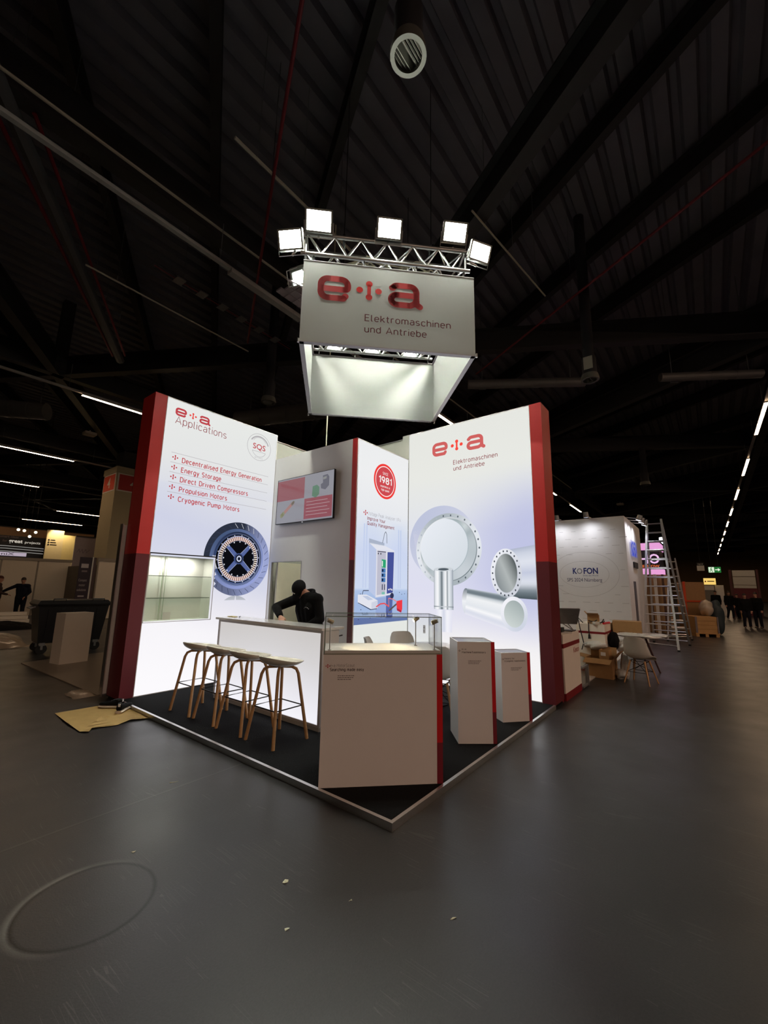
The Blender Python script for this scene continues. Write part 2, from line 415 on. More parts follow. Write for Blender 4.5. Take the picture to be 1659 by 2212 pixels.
#=====PART2=====
# ================================================================ the hall
def floor_material():
    mt = D.materials.new('hall_floor_coating'); mt.use_nodes = True; nt = mt.node_tree; b = nt.nodes['Principled BSDF']; L = nt.links.new
    N = nt.nodes.new
    tc = N('ShaderNodeTexCoord')
    def noise(scale, det, vec=None):
        n = N('ShaderNodeTexNoise'); n.inputs['Scale'].default_value = scale; n.inputs['Detail'].default_value = det
        L(vec or tc.outputs['Object'], n.inputs['Vector']); return n.outputs['Fac']
    def math_(op, a, b_=None, c=None):
        n = N('ShaderNodeMath'); n.operation = op
        for i, x in enumerate((a, b_, c)):
            if x is None: continue
            if isinstance(x, (int, float)): n.inputs[i].default_value = x
            else: L(x, n.inputs[i])
        return n.outputs[0]
    def mix(f, a, c):
        n = N('ShaderNodeMix'); n.data_type = 'RGBA'
        for i, x in ((0, f), (6, a), (7, c)):
            if isinstance(x, tuple): n.inputs[i].default_value = x+(1,)
            elif isinstance(x, (int, float)): n.inputs[i].default_value = x
            else: L(x, n.inputs[i])
        return n.outputs[2]
    sx = N('ShaderNodeSeparateXYZ'); L(tc.outputs['Object'], sx.inputs[0]); X, Y = sx.outputs[0], sx.outputs[1]
    col = mix(noise(1.3, 4), lin((36, 36, 37)), lin((50, 50, 51)))
    col = mix(math_('MULTIPLY', noise(90, 2), .5), col, lin((70, 68, 68)))
    # round scuffed lid outline
    wob = math_('MULTIPLY', math_('SUBTRACT', noise(3, 2), .5), .03)
    dx = math_('ADD', X, 1.425); dy = math_('ADD', Y, -.795)
    d = math_('ADD', math_('SQRT', math_('ADD', math_('MULTIPLY', dx, dx), math_('MULTIPLY', dy, dy))), wob)
    ring = math_('MULTIPLY', math_('SUBTRACT', 1, math_('MULTIPLY', math_('ABSOLUTE', math_('SUBTRACT', d, .286)), 62)), 1); ring = math_('MAXIMUM', ring, 0)
    scuff = math_('MULTIPLY', math_('MAXIMUM', math_('SUBTRACT', 1, math_('MULTIPLY', math_('ABSOLUTE', math_('SUBTRACT', d, .304)), 34)), 0), math_('MULTIPLY', noise(6, 3), .9))
    side_ = math_('ADD', math_('MULTIPLY', dx, -.617), math_('MULTIPLY', dy, .787))
    lm = N('ShaderNodeClamp'); L(math_('MULTIPLY_ADD', side_, 2.4, .30), lm.inputs[0])
    scuff = math_('MULTIPLY', scuff, lm.outputs[0])
    col = mix(math_('MULTIPLY', scuff, .8), col, lin((140, 138, 133))); col = mix(math_('MULTIPLY', ring, .95), col, lin((10, 10, 10)))
    # joint between coating sheets
    sl = math_('MAXIMUM', math_('SUBTRACT', 1, math_('MULTIPLY', math_('ABSOLUTE', math_('ADD', math_('SUBTRACT', Y, 1.612), math_('MULTIPLY', wob, .4))), 160)), 0)
    sl = math_('MULTIPLY', sl, math_('LESS_THAN', X, 0))
    sl2 = math_('MAXIMUM', math_('SUBTRACT', 1, math_('MULTIPLY', math_('ABSOLUTE', math_('ADD', math_('SUBTRACT', Y, 1.625), wob)), 60)), 0)
    sl2 = math_('MULTIPLY', math_('MULTIPLY', sl2, math_('LESS_THAN', X, 0)), math_('MULTIPLY', noise(4, 3), .55))
    col = mix(sl2, col, lin((105, 103, 100))); col = mix(math_('MULTIPLY', sl, .7), col, lin((14, 14, 14)))
    # thin straight scratches in several directions
    rough = math_('MULTIPLY_ADD', noise(2.2, 5), .22, .24)
    for ang, sc_, th in ((.5, 1.1, .985), (1.9, .8, .987), (2.8, 1.5, .988)):
        mp = N('ShaderNodeMapping'); mp.inputs['Rotation'].default_value = (0, 0, ang); mp.inputs['Scale'].default_value = (sc_*26, sc_*.55, 1)
        L(tc.outputs['Object'], mp.inputs['Vector'])
        vn = N('ShaderNodeTexVoronoi'); vn.inputs['Scale'].default_value = 1; vn.feature = 'DISTANCE_TO_EDGE'; L(mp.outputs[0], vn.inputs['Vector'])
        s_ = math_('MULTIPLY', math_('LESS_THAN', vn.outputs['Distance'], .012), math_('GREATER_THAN', noise(.9+ang, 2), .6))
        col = mix(math_('MULTIPLY', s_, .28), col, lin((100, 98, 96)))
    L(col, b.inputs['Base Color']); L(rough, b.inputs['Roughness']); b.inputs['Specular IOR Level'].default_value = .42
    bp = N('ShaderNodeBump'); bp.inputs['Strength'].default_value = .12; bp.inputs['Distance'].default_value = .004
    L(noise(120, 3), bp.inputs['Height']); L(bp.outputs[0], b.inputs['Normal'])
    return mt
M_FLOOR = floor_material()
struct('floor', MB().box((-26,-27,-.2), (104,72,0)), M_FLOOR, 'dark grey coated hall floor with scratches and a round scuffed lid')
M_DECKC = mat('black_trapezoid_deck', (134, 134, 144), .6, noise=.2, scale=1.5)
mb = MB()
pitch = .5; y = -27.
prof = []
while y < 72:
    prof += [(y, 12.0), (y+.26, 12.0), (y+.32, 12.16), (y+.44, 12.16)]; y += pitch
vs = [(-26, a, z) for a, z in prof]+[(104, a, z) for a, z in prof]; n = len(prof)
mb.add(vs, [(i, i+1, n+i+1, n+i) for i in range(n-1)])
struct('ceiling', mb, M_DECKC, 'black trapezoidal steel roof deck')
M_BROWN = mat('brown_hall_wall', (120, 96, 62), .8, noise=.1, scale=.3)
struct('wall_far', MB().box((100,-27,0), (100.4,72,10)), M_BROWN, 'brown end wall of the hall')
for nm, a, b in (('wall_left', (-26,71,0), (104,72,12)), ('wall_right', (-26,-27.4,0), (104,-27,12)), ('wall_back', (-26.4,-27,0), (-26,72,12))):
    struct(nm, MB().box(a, b), mat('dark_hall_wall', (42, 38, 36), .8))
# ---- roof lattice of I-beams in three directions
def ibeam(p0, p1, z, h=.75, b=.3, name='ceiling_beam', label=None):
    t = MB(); up = (0,0,1); p0 = V(p0); p1 = V(p1)
    for dz, ww, hh in ((.02, b, .04), (h-.02, b, .04), (h/2, .025, h-.08)):
        t.bar((p0.x,p0.y,z+dz), (p1.x,p1.y,z+dz), ww, hh)
    o = struct(name, t, M_BEAM); 
    if label: o['label'] = label
for k in range(-2, 7):
    y = 6.15+10.5*k; ibeam((-26,y), (104,y), 9.0)
c60, s60 = .5, .8660254
for k in range(-4, 8):
    d = 3.28+10.5*k
    o_ = V((d*s60, -d*c60)); ibeam(o_+V((c60,s60))*-45, o_+V((c60,s60))*75, 9.01)
    d = 9.6+10.5*k
    o_ = V((d*s60, d*c60)); ibeam(o_+V((c60,-s60))*-60, o_+V((c60,-s60))*60, 9.02)
for k in range(-8, 22):
    d = 3.28+2.625*k
    if (k % 4) == 0: continue
    o_ = V((d*s60, -d*c60)); ibeam(o_+V((c60,s60))*-30, o_+V((c60,s60))*45, 11.3, .6, .2, 'ceiling_purlin')
for x, y in ((7.4,6.15), (1.35,-4.35), (13.4,-4.35), (19.5,6.15), (1.35,16.65), (13.4,16.65)):
    struct('ceiling_strut', MB().box((x-.18,y-.18,9.0), (x+.18,y+.18,12.0)), M_BEAM)
# ---- rows of strip lamps on rails
M_TUBE = emit('strip_lamp_lens', (255, 214, 172), L_TUBE, light=True)
M_TUBE2 = emit('rear_fill_lamp_lens', (255, 212, 186), L_TUBE_REAR, light=True)
M_RAIL = mat('white_lamp_rail', (196, 192, 186), .45)
def track(label, y0, slope, x0, x1, lit, dark=(), z=8.0, lens=None):
    t = thing('strip_light_row', label, 'strip light', ((x0+x1)/2, y0, z))
    yy = lambda x: y0+slope*x
    MB().bar((x0,yy(x0),z+.09), (x1,yy(x1),z+.09), .09, .07).build('rail', M_RAIL, t)
    for a, b in dark: MB().bar((a,yy(a),z+.03), (b,yy(b),z+.03), .16, .09).build('lamp_housing', M_RAIL, t)
    for a, b in lit:
        h = MB().bar((a,yy(a),z+.035), (b,yy(b),z+.035), .13, .07).build('lamp_housing', M_RAIL, t)
        MB().obox((a,yy(a),z-.004), V((b-a,yy(b)-yy(a),0)).normalized(), (0,1,0), (0,0,1), (0,-.05,-.006), (b-a,.05,.002)).build('tube_light', lens or M_TUBE, h)
    x = x0+2
    while x < min(x1, 44): MB().tube([(x,yy(x),z+.12), (x,yy(x),9.0)], .008, 4).build('hanger', M_GALV, t); x += 3.9
    return t
seg = lambda a, n: [(a+7.75*k, a+7.75*k+3.7) for k in range(n)]
track('strip light row passing behind the hanging sign, unlit near it', 5.60, .0227, -24, 98, seg(8.0, 11)+[(-15.2,-11.5), (-23,-19.3)], [(1.63,3.6)])
track('strip light row along the right aisle, all its tubes lit', -4.0, .0108, -24, 98, [(-22.6,-18.9), (-14.8,-11.1)]+seg(8.45, 11))
track('strip light row ending its lit tube behind the left red wall edge', 15.15, 0., -24, 98, [(1.8,5.5), (9.5,13.2)], [(-5,-1.3)])
track('strip light row second beyond the left wall, tube cut by frame edge', 25.2, .02, -24, 98, [(.7,4.4)])
track('strip light row third beyond the left wall, above the number pillar', 35.0, .02, -24, 98, [(1.4,5.1), (-6.4,-2.7)])
track('strip light row fourth beyond the left wall, lit by the number pillar', 46.3, .01, -24, 98, [(9.0,12.6), (-2,1.5)])
track('strip light row farthest left, low over the spot lamps', 56.5, .0, -24, 98, [(8.5,14.0), (18,21)])
track('strip light row behind the photographer, unseen, brightened to light the booth fronts', -13.6, 0., -24, 98, [(-22.5,-18.8), (-14.8,-11.1), (-7.05,-3.35), (.7,4.4), (8.45,12.15)], lens=M_TUBE2)  # both rear rows are out of view, made brighter for the front faces
track('strip light row far behind the photographer, unseen, added to light the booth fronts', -23.2, 0., -24, 98, seg(-22.5, 5), lens=M_TUBE2)
# ---- conduits, sprinkler pipes, ducts and diffusers
M_REDP = mat('red_sprinkler_pipe', (120, 22, 34), .45)
M_PIPE = mat('grey_pipe', (96, 96, 98), .5, .3)
def pipe(name, label, pts, r, mt, cat='pipe'):
    t = thing(name, label, cat, pts[0]); MB().tube(pts, r, 8).build('tube', mt, t, smooth=40)
    for k in (.15, .5, .85):
        q = V(pts[0]).lerp(V(pts[-1]), k) if len(pts) == 2 else V(pts[1]); MB().tube([q+V((0,0,r*.5)), (q.x,q.y,12.0)], .007, 5).build('hanger', M_GALV, t)
    return t
pipe('conduit', 'thin pale conduit running along the roof beam above the unlit strip light', [(-20,5.75,8.97), (30,5.85,8.97)], .028, mat('pale_conduit', (190,188,170), .4), 'conduit')
pipe('conduit', 'short pale conduit ending above the top left floodlight', [(.56,3.91,9.0), (3.6,3.97,9.0)], .03, MATS['pale_conduit'], 'conduit')
pipe('conduit', 'dim conduit low left, second below the unlit strip light', [(.0,9.2,8.9), (4.5,9.3,8.9)], .022, MATS['pale_conduit'], 'conduit')
pipe('column_pipe', 'thick grey downpipe slanting past the upper left of the picture', [(-2.6,5.2,9.0), (2.3,13.5,9.0)], .13, M_PIPE)
pipe('sprinkler_pipe', 'red sprinkler pipe just left of the thick grey downpipe', [(-2.7,5.5,8.95), (2.0,13.3,8.95)], .04, M_REDP)
pipe('sprinkler_pipe', 'red sprinkler pipe just right of the thick grey downpipe', [(-1.63,6.14,8.95), (2.24,12.94,8.95)], .035, M_REDP)
pipe('sprinkler_pipe', 'long red sprinkler pipe rising steeply over the floodlights', [(.03,1.55,8.9), (1.5,4.16,8.9), (4.2,8.9,8.9)], .03, M_REDP)
pipe('sprinkler_pipe', 'red sprinkler pipe running down from the right picture edge', [(5.5,-4,8.95), (8.05,.39,8.95), (10.2,4.1,8.95)], .03, M_REDP)
pipe('steel_rod', 'thin pale rod right of the rightmost floodlight', [(4.15,1.29,8.9), (7.5,.9,8.9)], .02, MATS['pale_conduit'], 'rod')
def cable_bus(label, p0, p1):
    t = thing('cable_tray', label, 'cable tray', p0); p0 = V(p0); p1 = V(p1)
    for dy in (-.09, 0, .09): MB().tube([p0+V((0,dy,0)), p1+V((0,dy,0))], .016, 6).build('cable', M_BLKST if dy else M_REDP, t)
    d = p1-p0
    for k in range(1, 7): MB().bar(p0+d*(k/7)-d.normalized()*.11, p0+d*(k/7)+d.normalized()*.11, .26, .03).build('clamp', M_GALV, t)
cable_bus('cable tray with steel clamps under the roof, left of the sign', (1.0,7.9,8.9), (5.2,8.1,8.9))
def diffuser(label, x, y, z, r, top, tagged=None):
    t = thing('air_diffuser', label, 'air vent', (x,y,z), 0)
    M_RING = mat('vent_ring', (104, 104, 96), .5)
    MB().lathe([(r*.76,z+.05), (r*.76,z), (r,z), (r,z+.07), (r*.9,z+.16)], (x,y,0), 40).build('ring', M_RING, t, smooth=40)
    MB().lathe([(r*.8,z+.1), (r*.8,z+.62), (r*.62,z+.7), (r*.62,top)], (x,y,0), 28).build('duct', M_DARK, t, smooth=40)
    MB().lathe([(0,z+.2), (r*.77,z+.2)], (x,y,0), 28).build('backplate', M_BLACK, t)
    for k in range(-4, 5):
        yy = y+k*r*.165; hw = math.sqrt(max(0, (r*.76)**2-(yy-y)**2))
        MB().obox((x,yy,z+.07), (1,0,0), (0,.55 if k <= 0 else -.55,.83), (0,.83,-.55 if k <= 0 else .55), (-hw,-.05,-.007), (hw,.05,.007)).build('slat', M_RING, t)
    if tagged:
        MB().box((x-r*.85,y-.12,z+.25), (x-r*.8,y+.1,z+.6)).build('number_plate', mat('pale_plate', (180,176,160), .5), t)
diffuser('large round ceiling vent with slats straight overhead at the top', .41, .22, 7.0, .19, 12)
diffuser('round ceiling vent with number plate right of the hanging sign', 8.94, .27, 7.0, .22, 12, True)
diffuser('dark round ceiling vent just above the left white wall', 4.76, 8.4, 7.0, .22, 12)
diffuser('small far round ceiling vent above the right white booth', 22.6, .5, 7.0, .24, 9.0)
def duct(label, p0, p1, r):
    t = thing('air_duct', label, 'air duct', p0)
    MB().tube([p0, p1], r, 20).build('pipe', mat('grey_duct', (120,118,116), .5, .3, noise=.1, scale=3), t, smooth=40)
    d = V(p1)-V(p0)
    for k in range(1, 4): MB().tube([V(p0)+d*(k/4)-d.normalized()*.03, V(p0)+d*(k/4)+d.normalized()*.03], r*1.05, 20).build('seam', MATS['grey_duct'], t, smooth=40)
    for k in (.12,.88): MB().tube([V(p0)+d*k+V((0,0,r)), V((p0[0]+d.x*k,p0[1]+d.y*k,12.0))], .012, 6).build('hanger', M_GALV, t)
    MB().obox(V(p0)+d.normalized()*.5, d.normalized(), d.normalized().cross(V((0,0,1))), (0,0,1), (-.12,-r-.03,-.12), (.12,-r+.02,.12)).build('plate', M_GALV, t)
duct('long grey air duct right of the hanging sign', (9.83, 4.22, 8.45), (11.96, 0.98, 8.45), .16)
duct('grey air duct farther right under the roof', (13.07, -1.06, 8.45), (14.64, -3.65, 8.45), .14)
duct('dark air duct above the left wall, behind the round vent', (6.95, 13.58, 8.45), (8.71, 9.04, 8.45), .35)
duct('brownish air duct cut by the left picture edge', (-0.08, 21.08, 8.45), (1.77, 19.41, 8.45), .35)
def det(label, x, y):
    t = thing('ceiling_box', label, 'ceiling box', (x,y,8.8)); MB().box((x-.25,y-.25,8.75), (x+.25,y+.25,8.88)).build('case', mat('pale_box', (170,160,145), .5), t); MB().box((x-.03,y-.03,8.88), (x+.03,y+.03,9.0)).build('stem', M_GALV, t)
det('small pale box under the roof above the number pillar', 4.1, 22.2); det('small pale box under the roof, far right of the tall right wall', 37.5, 3.8)
# pale grooved acoustic panel glimpsed left of the sign
t = thing('acoustic_panel', 'pale lilac panel with stepped edge just left of the hanging sign', 'panel', (3.1,5.3,8.25))
for i in range(3):
    for j in range(4):
        MB().box((2.78+j*.24+(.08 if j == 0 and i % 2 else 0),5.02+i*.2,8.25), (3.0+j*.24,5.2+i*.2,8.29)).build('tile', mat('lilac_panel', (226,214,222), .6), t)
# ================================================================ the exhibition booth
t = thing('booth_platform', 'low black carpeted booth platform with aluminium edge strips', 'platform', (1.8,2.2,0))
M_CARPET = mat('black_carpet', (24, 24, 25), .97, noise=.5, scale=160, bump=.5, spec=.1)
MB().box((.028,.028,.0), (4.0,4.8,PF)).build('carpet', M_CARPET, t)
def edge(p, q, r): return MB().box(p, q).build('edge_strip', M_ALU, t)
edge((0,.12,0), (.028,4.388,PF+.003), 0); edge((.12,0,0), (3.588,.028,PF+.003), 0)
MB().prism([(0,0),(.12,0),(.12,.028),(.028,.028),(.028,.12),(0,.12)], (-.0015,-.0015,0), (1,0,0), (0,1,0), (0,0,1), 0, PF+.004).build('corner_cap', M_ALU, t)

LIT = printmat('backlit_print', 1., light=True); LITD = printmat('backlit_print_detail', 1.)
NX0, NX1, NZ0, NZ1 = .198, 1.158, 1.007, 1.95
WZ = 4.296
# ---- left light wall
t = thing('light_wall', 'tall backlit wall headed Applications with wheel picture, left of the booth', 'display wall', (1.1,4.6,PF))
def red_end(t, boxes, zs):
    for nm, mt, z0, z1 in (('red_cladding', M_RED, zs, WZ), ('maroon_cladding', M_MAR, PF, zs)):
        b = MB()
        for (x0, y0, x1, y1) in boxes: b.box((x0,y0,z0), (x1,y1,z1))
        b.build(nm, mt, t)
red_end(t, [(0,4.392,.172,4.80)], 1.933)
MB().box((.0,4.788,PF), (2.2,4.80,WZ)).build('back_board', M_WHITE, t)
f = MB().box((.172,4.392,WZ-.012), (2.2,4.80,WZ)).box((2.188,4.392,PF), (2.2,4.80,WZ)).box((.172,4.40,PF), (2.188,4.79,PF+.012)).box((.172,4.39,PF), (.180,4.40,WZ))
f.build('frame', M_WHITE, t)
bgL = lambda x, z: ramp([(0,(252,250,253)), (.8,(247,245,249)), (1.2,(234,232,240)), (1.7,(214,216,232)), (2.3,(207,210,230)), (2.9,(218,220,230)), (3.4,(228,229,229)), (4.3,(231,233,230))], z+.25*(x-1.1)*(1 if z < 3 else 0))
Print(PL_L).grid(.18, 2.188, PF+.01, WZ-.01, 42, 84, bgL, 0, skip=lambda x, z: NX0-.02 < x < NX1+.0 and NZ0 < z < NZ1-.01).build('backlit_panel', LIT, t)
nc = lambda x, z: NX0-.01 < x < NX1+.02 and z < NZ1+.02
logo(PL_L, .306, 3.93+.115, .128, t, M_LETR, M_LETR2, 1.16)
dtext('heading', PL_L, .32, 3.915, .123, 'Applications', M_LETD, t, .85, .082)
for i, (s, w_) in enumerate((('Decentralised Energy Generation',1.43), ('Energy Storage',.66), ('Direct Driven Compressors',1.176), ('Propulsion Motors',.794), ('Cryogenic Pump Motors',1.037))):
    z = 3.33-.1495*i
    dtext('list_line', PL_L, .482, z, .085, s, M_LETR, t, w_, .165)
    plus_icon(PL_L, .378, z+.06, .075, M_LETR, t)
    flatmesh(Print(PL_L).stroke([(.315,3.461-.15*i), (2.05,3.461-.15*i)], .006, (0,0,0), 2, False), 'rule_line', M_LETG, t)
p = Print(PL_L); cx, cz = 1.817, 3.955
p.ring(cx, cz, .240, .240, .247, .247, (0,0,0), 2); p.ring(cx, cz+.03, .145, .145, .152, .152, (0,0,0), 2, .55, PI-.55, 24); p.ring(cx, cz-.03, .145, .145, .152, .152, (0,0,0), 2, PI+.4, 2*PI-.4, 24)
p.stroke([(cx-.14,cz-.085), (cx+.14,cz-.085)], .007, (0,0,0), 2, False)
p.ring(cx, cz, .185, .185, .207, .207, (0,0,0), 2, .35, 2.6, 30)
flatmesh(p, 'seal_rings', M_LETG, t)
text('seal_letters', PL_L, cx-.13, cz-.045, .1, 'SQS', M_LETR, t, .26, bold=.01)
text('seal_letters', PL_L, cx-.08, cz-.21, .024, 'ISO 9001', M_LETG, t, .16)
# the printed wheel
wx, wz = 1.575, 1.955
class WP(Print):
    def ring(s, cx, cy, a0, b0, a1, b1, col, k=1, t0=0, t1=2*PI, seg=72, rad=1, dx=0, dy=0):
        n0 = len(s.f); super().ring(cx, cy, a0, b0, a1, b1, col, k, t0, t1, seg, rad, dx, dy)
        keep = []
        for fc in s.f[n0:]:
            q = sum((s.v[i] for i in fc), V())/len(fc)
            if not nc(q.x, q.z): keep.append(fc)
        s.f[n0:] = keep; s.mi = s.mi[:n0]+[0]*len(keep); return s
    def poly(s, pts, col, k=1):
        if any(nc(x, y) for x, y in pts): return s
        return super().poly(pts, col, k)
p = WP(PL_L)
def tread(t_, q):
    r_ = max(0, math.cos(t_+.15)); d_ = max(0, -math.sin(t_))
    return mixc(lin((44, 50, 66)), lin((158, 168, 214)), r_**.8*.95+.35*d_*(1-r_))
def wall(t_, q):
    r_ = .5+.5*math.cos(t_+.9); return mixc(lin((70, 88, 124)), lin((148, 160, 214)), r_)
rimc = lambda t_, q: mixc(lin((20, 28, 44)), lin((66, 84, 130)), .5+.5*math.cos(t_+2.4))
p.ring(wx, wz, .50, .49, .61, .605, tread, 1, seg=96, rad=2)
p.ring(wx-.01, wz, .455, .445, .505, .495, wall, 2, seg=96)
p.ring(wx-.01, wz, .40, .39, .456, .446, rimc, 3, seg=96)
for a in (.447, .432, .418): p.ring(wx-.01, wz, a, a-.01, a+.006, a-.004, lambda t_, q: mixc(lin((18, 26, 42)), lin((150, 162, 205)), .5+.5*math.cos(t_*1+a*60)), 4, seg=80)
p.ring(wx-.005, wz, 0, 0, .405, .395, (12, 13, 18), 3, seg=80)
p.ring(wx, wz, .362, .366, .375, .378, (186, 190, 224), 5, seg=80)
for i in range(120):
    a0, a1 = 2*PI*i/120, 2*PI*(i+1)/120
    sd = abs(math.sin((a0+a1)/2))
    col = (236, 226, 212) if i % 2 == 0 else tuple(int(x) for x in ((40+120*sd), (34+70*sd), (36+70*sd)))
    p.ring(wx, wz, .296, .300, .360, .362, col, 5, a0, a1, 1)
p.ring(wx, wz, .285, .29, .296, .30, (64, 72, 96), 5, seg=60)
for i in range(4):
    a = PI/4+PI/2*i+.05; c_, s_ = math.cos(a), math.sin(a); r0, r1, w0, w1 = .05, .29, .036, .03
    p.poly([(wx+c_*r0-s_*w0, wz+s_*r0+c_*w0), (wx+c_*r0+s_*w0, wz+s_*r0-c_*w0), (wx+c_*r1+s_*w1, wz+s_*r1-c_*w1), (wx+c_*r1-s_*w1, wz+s_*r1+c_*w1)], (86, 102, 156), 6)
    p.stroke([(wx+c_*r0*1.6-s_*w0, wz+s_*r0*1.6+c_*w0), (wx+c_*r1-s_*w1, wz+s_*r1+c_*w1)], .006, (176, 186, 220), 7, False)
p.disc(wx, wz, .09, .092, (60, 74, 118), 7); p.disc(wx+.005, wz, .066, .07, (18, 22, 36), 8); p.ring(wx+.005, wz, .026, .028, .046, .05, (196, 204, 232), 9); p.disc(wx+.005, wz, .026, .028, (24, 28, 40), 9)
for i in range(18):
    a = 2*PI*i/18+.1
    if not nc(wx+.388*math.cos(a), wz+.388*math.sin(a)): p.disc(wx+.388*math.cos(a), wz+.388*math.sin(a), .008, .009, (235, 235, 240), 6, 8)
for i in range(16):
    a = 2*PI*i/16; p.disc(wx+.276*math.cos(a), wz+.28*math.sin(a), .011, .012, (232, 234, 240), 8, 8)
for i in range(30):
    a = 2*PI*i/30; b_ = a+.09
    q0 = (wx+.515*math.cos(a), wz+.51*math.sin(a)); q1 = (wx+.59*math.cos(b_), wz+.588*math.sin(b_))
    p.stroke([q0, q1], .007, (214, 216, 224) if .9 < a < 1.8 else (52, 58, 82), 3, False)
p.ring(wx, 1.02, .32, .335, .02, .34, lambda t_, q: mixc(lin((180, 184, 192)), lin((238, 236, 242)), max(0, 1-math.sin(t_)*1.1)), 1, .9, PI-.9, 24)
p.build('wheel_picture', LITD, t)

# ---- glass showcase set into the left wall
t = thing('wall_showcase', 'square glass showcase with two shelves set into the left light wall', 'showcase', ((NX0+NX1)/2,4.5,NZ0))
M_NICHE = mat('pale_green_lining', (242, 244, 238), .5, noise=.03)
dz = 4.70
MB().box((NX0-.01,dz,NZ0), (NX1,dz+.02,NZ1)).box((NX0-.02,4.40,NZ0), (NX0-.005,dz+.02,NZ1)).box((NX1-.005,4.40,NZ0), (NX1+.01,dz+.02,NZ1)).box((NX0-.02,4.40,NZ0-.012), (NX1+.01,dz+.02,NZ0)).build('lining', M_NICHE, t)
MB().box((NX0-.02,4.40,NZ1), (NX1+.01,dz+.02,NZ1+.012)).build('top_board', M_WHITE, t)
MB().box((NX0-.02,4.385,NZ1-.004), (NX1+.01,4.40,NZ1+.012)).build('frame', M_BLKST, t, ); MB().box((NX0-.022,4.385,NZ0-.01), (NX0-.012,4.40,NZ1)).box((NX0-.02,4.385,NZ0-.012), (NX1+.01,4.40,NZ0-.004)).box((NX1+.002,4.385,NZ0-.01), (NX1+.01,4.40,NZ1)).build('frame', M_ALU, t)
for z in (1.635, 1.322):
    b = MB().box((NX0,4.41,z), (NX1-.03,dz-.005,z+.008), 0); b.mi = [0]*6; b.mi[2] = 1
    b.build('glass_shelf', [M_GSHELF, mat('shelf_edge_green', (112,136,118), .3)], t)
MB().box((NX0+.30,4.66,NZ0), (NX0+.312,4.672,NZ1)).box((NX0+.352,4.66,NZ0), (NX0+.358,4.672,NZ1)).build('back_rail', mat('pale_rail', (190,200,180), .4), t)
MB().box((NX0,4.402,NZ0), (NX1-.005,4.406,NZ1-.004)).build('front_pane', glassmat('faint_green_glass', (.97,.985,.965), .04), t)
MB().box((NX0+.35,4.62,NZ0+.002), (NX0+.46,4.63,NZ0+.11)).build('price_card', M_WHITE, t)
M_DOWN = emit('showcase_lamp_glass', (255, 250, 240), 240., light=True)
for x in (.39, .62, .86):
    d = MB().lathe([(.032,0), (.036,0), (.036,.012), (.03,.012)], (x,4.53,NZ1-.014), 16).build('downlight', M_ALU, t, smooth=40)
    MB().lathe([(0,0), (.03,0)], (x,4.53,NZ1-.012), 16).build('lens', M_DOWN, d)

# ---- right light wall
t = thing('light_wall', 'tall backlit wall with printed metal cylinders, right side of the booth', 'display wall', (3.8,1.2,PF))
red_end(t, [(3.5925,.0,4.0,.172)], 1.93)
MB().box((3.988,.0,PF), (4.0,2.40,WZ)).build('back_board', M_WHITE, t)
MB().box((3.5925,.172,WZ-.012), (4.0,2.38,WZ)).box((3.601,.172,PF), (3.99,2.38,PF+.012)).box((3.5925,.172,PF), (3.60,.180,WZ)).build('frame', M_WHITE, t)
def bgR(u, z):
    y = -u; base = ramp([(0,(246,244,244)), (.7,(244,242,243)), (1.1,(228,227,240)), (1.5,(222,222,240)), (2.2,(222,224,238)), (2.9,(228,230,232)), (3.4,(232,233,228)), (4.3,(230,231,225))], z)
    k = max(0, min(1, (1.5-abs(z-2.05))/1.1))*max(0, min(1, (1.9-y)/1.6)); k = k*k*(3-2*k)
    return mixc(base, lin((186, 190, 226)), k*.85)
Print(PL_R).grid(-2.372, -.180, PF+.01, WZ-.01, 44, 84, bgR, 0).build('backlit_panel', LIT, t)
logo(PL_R, -1.879, 3.775, .243, t, emit('backlit_rose_ink', (208, 98, 96)), emit('backlit_vermilion_ink', (248, 76, 64)), 1.06)
dtext('subtitle', PL_R, -1.474, 3.575, .078, 'Elektromaschinen', M_LETD, t, .781, .12)
dtext('subtitle', PL_R, -1.472, 3.468, .078, 'und Antriebe', M_LETD, t, .56, .12)
p = Print(PL_R)
g3 = lambda stops: (lambda x, z: ramp(stops, x))
def cols(stops, ax, ay, bx, by):
    d2 = (bx-ax)**2+(by-ay)**2
    return lambda x, z: ramp(stops, ((x-ax)*(bx-ax)+(z-ay)*(by-ay))/d2)
def strip(a0, a1, b0, b1, stops, k, n=18):
    """band swept from edge a0-a1 to edge b0-b1, shaded across"""
    for i in range(n):
        f0, f1 = i/n, (i+1)/n
        q = [tuple(p_+(r_-p_)*f for p_, r_ in zip(A, B)) for A, B, f in ((a0,b0,f0), (a1,b1,f0), (a1,b1,f1), (a0,b0,f1))]
        cs = [ramp(stops, f0), ramp(stops, f0), ramp(stops, f1), ramp(stops, f1)]
        n0 = len(p.v); p.add([p.pl.p(x, y, k) for x, y in q], [(0,1,2,3)]); p.c += cs
lav = lambda t_, q: mixc(lin((206, 208, 228)), lin((168, 176, 206)), .5+.5*math.sin(t_*1.0+2.2))
p.ring(-1.72, 2.30, 0, 0, .62, .60, lambda t_, q: mixc(lin((212,214,230)), lin((190,196,220)), .5+.5*math.cos(t_-2.4)), 1, seg=64)
strip((-2.28,2.50), (-2.19,2.02), (-1.20,2.66), (-1.10,1.95), [(0,(204,206,226)), (.3,(190,194,216)), (1,(214,217,232))], 1)
bore = lambda t_, q: mixc(ramp([(0,(118,134,138)), (.25,(150,166,168)), (.42,(206,214,216)), (.55,(140,156,160)), (.75,(170,182,186)), (1,(190,198,204))], (math.cos(t_*1.0+.9)+1)/2), lin((214,220,226)), .25+.2*math.sin(5*t_)*q)
p.ring(-1.60, 2.165, 0, 0, .53, .525, bore, 3, seg=96, rad=10)
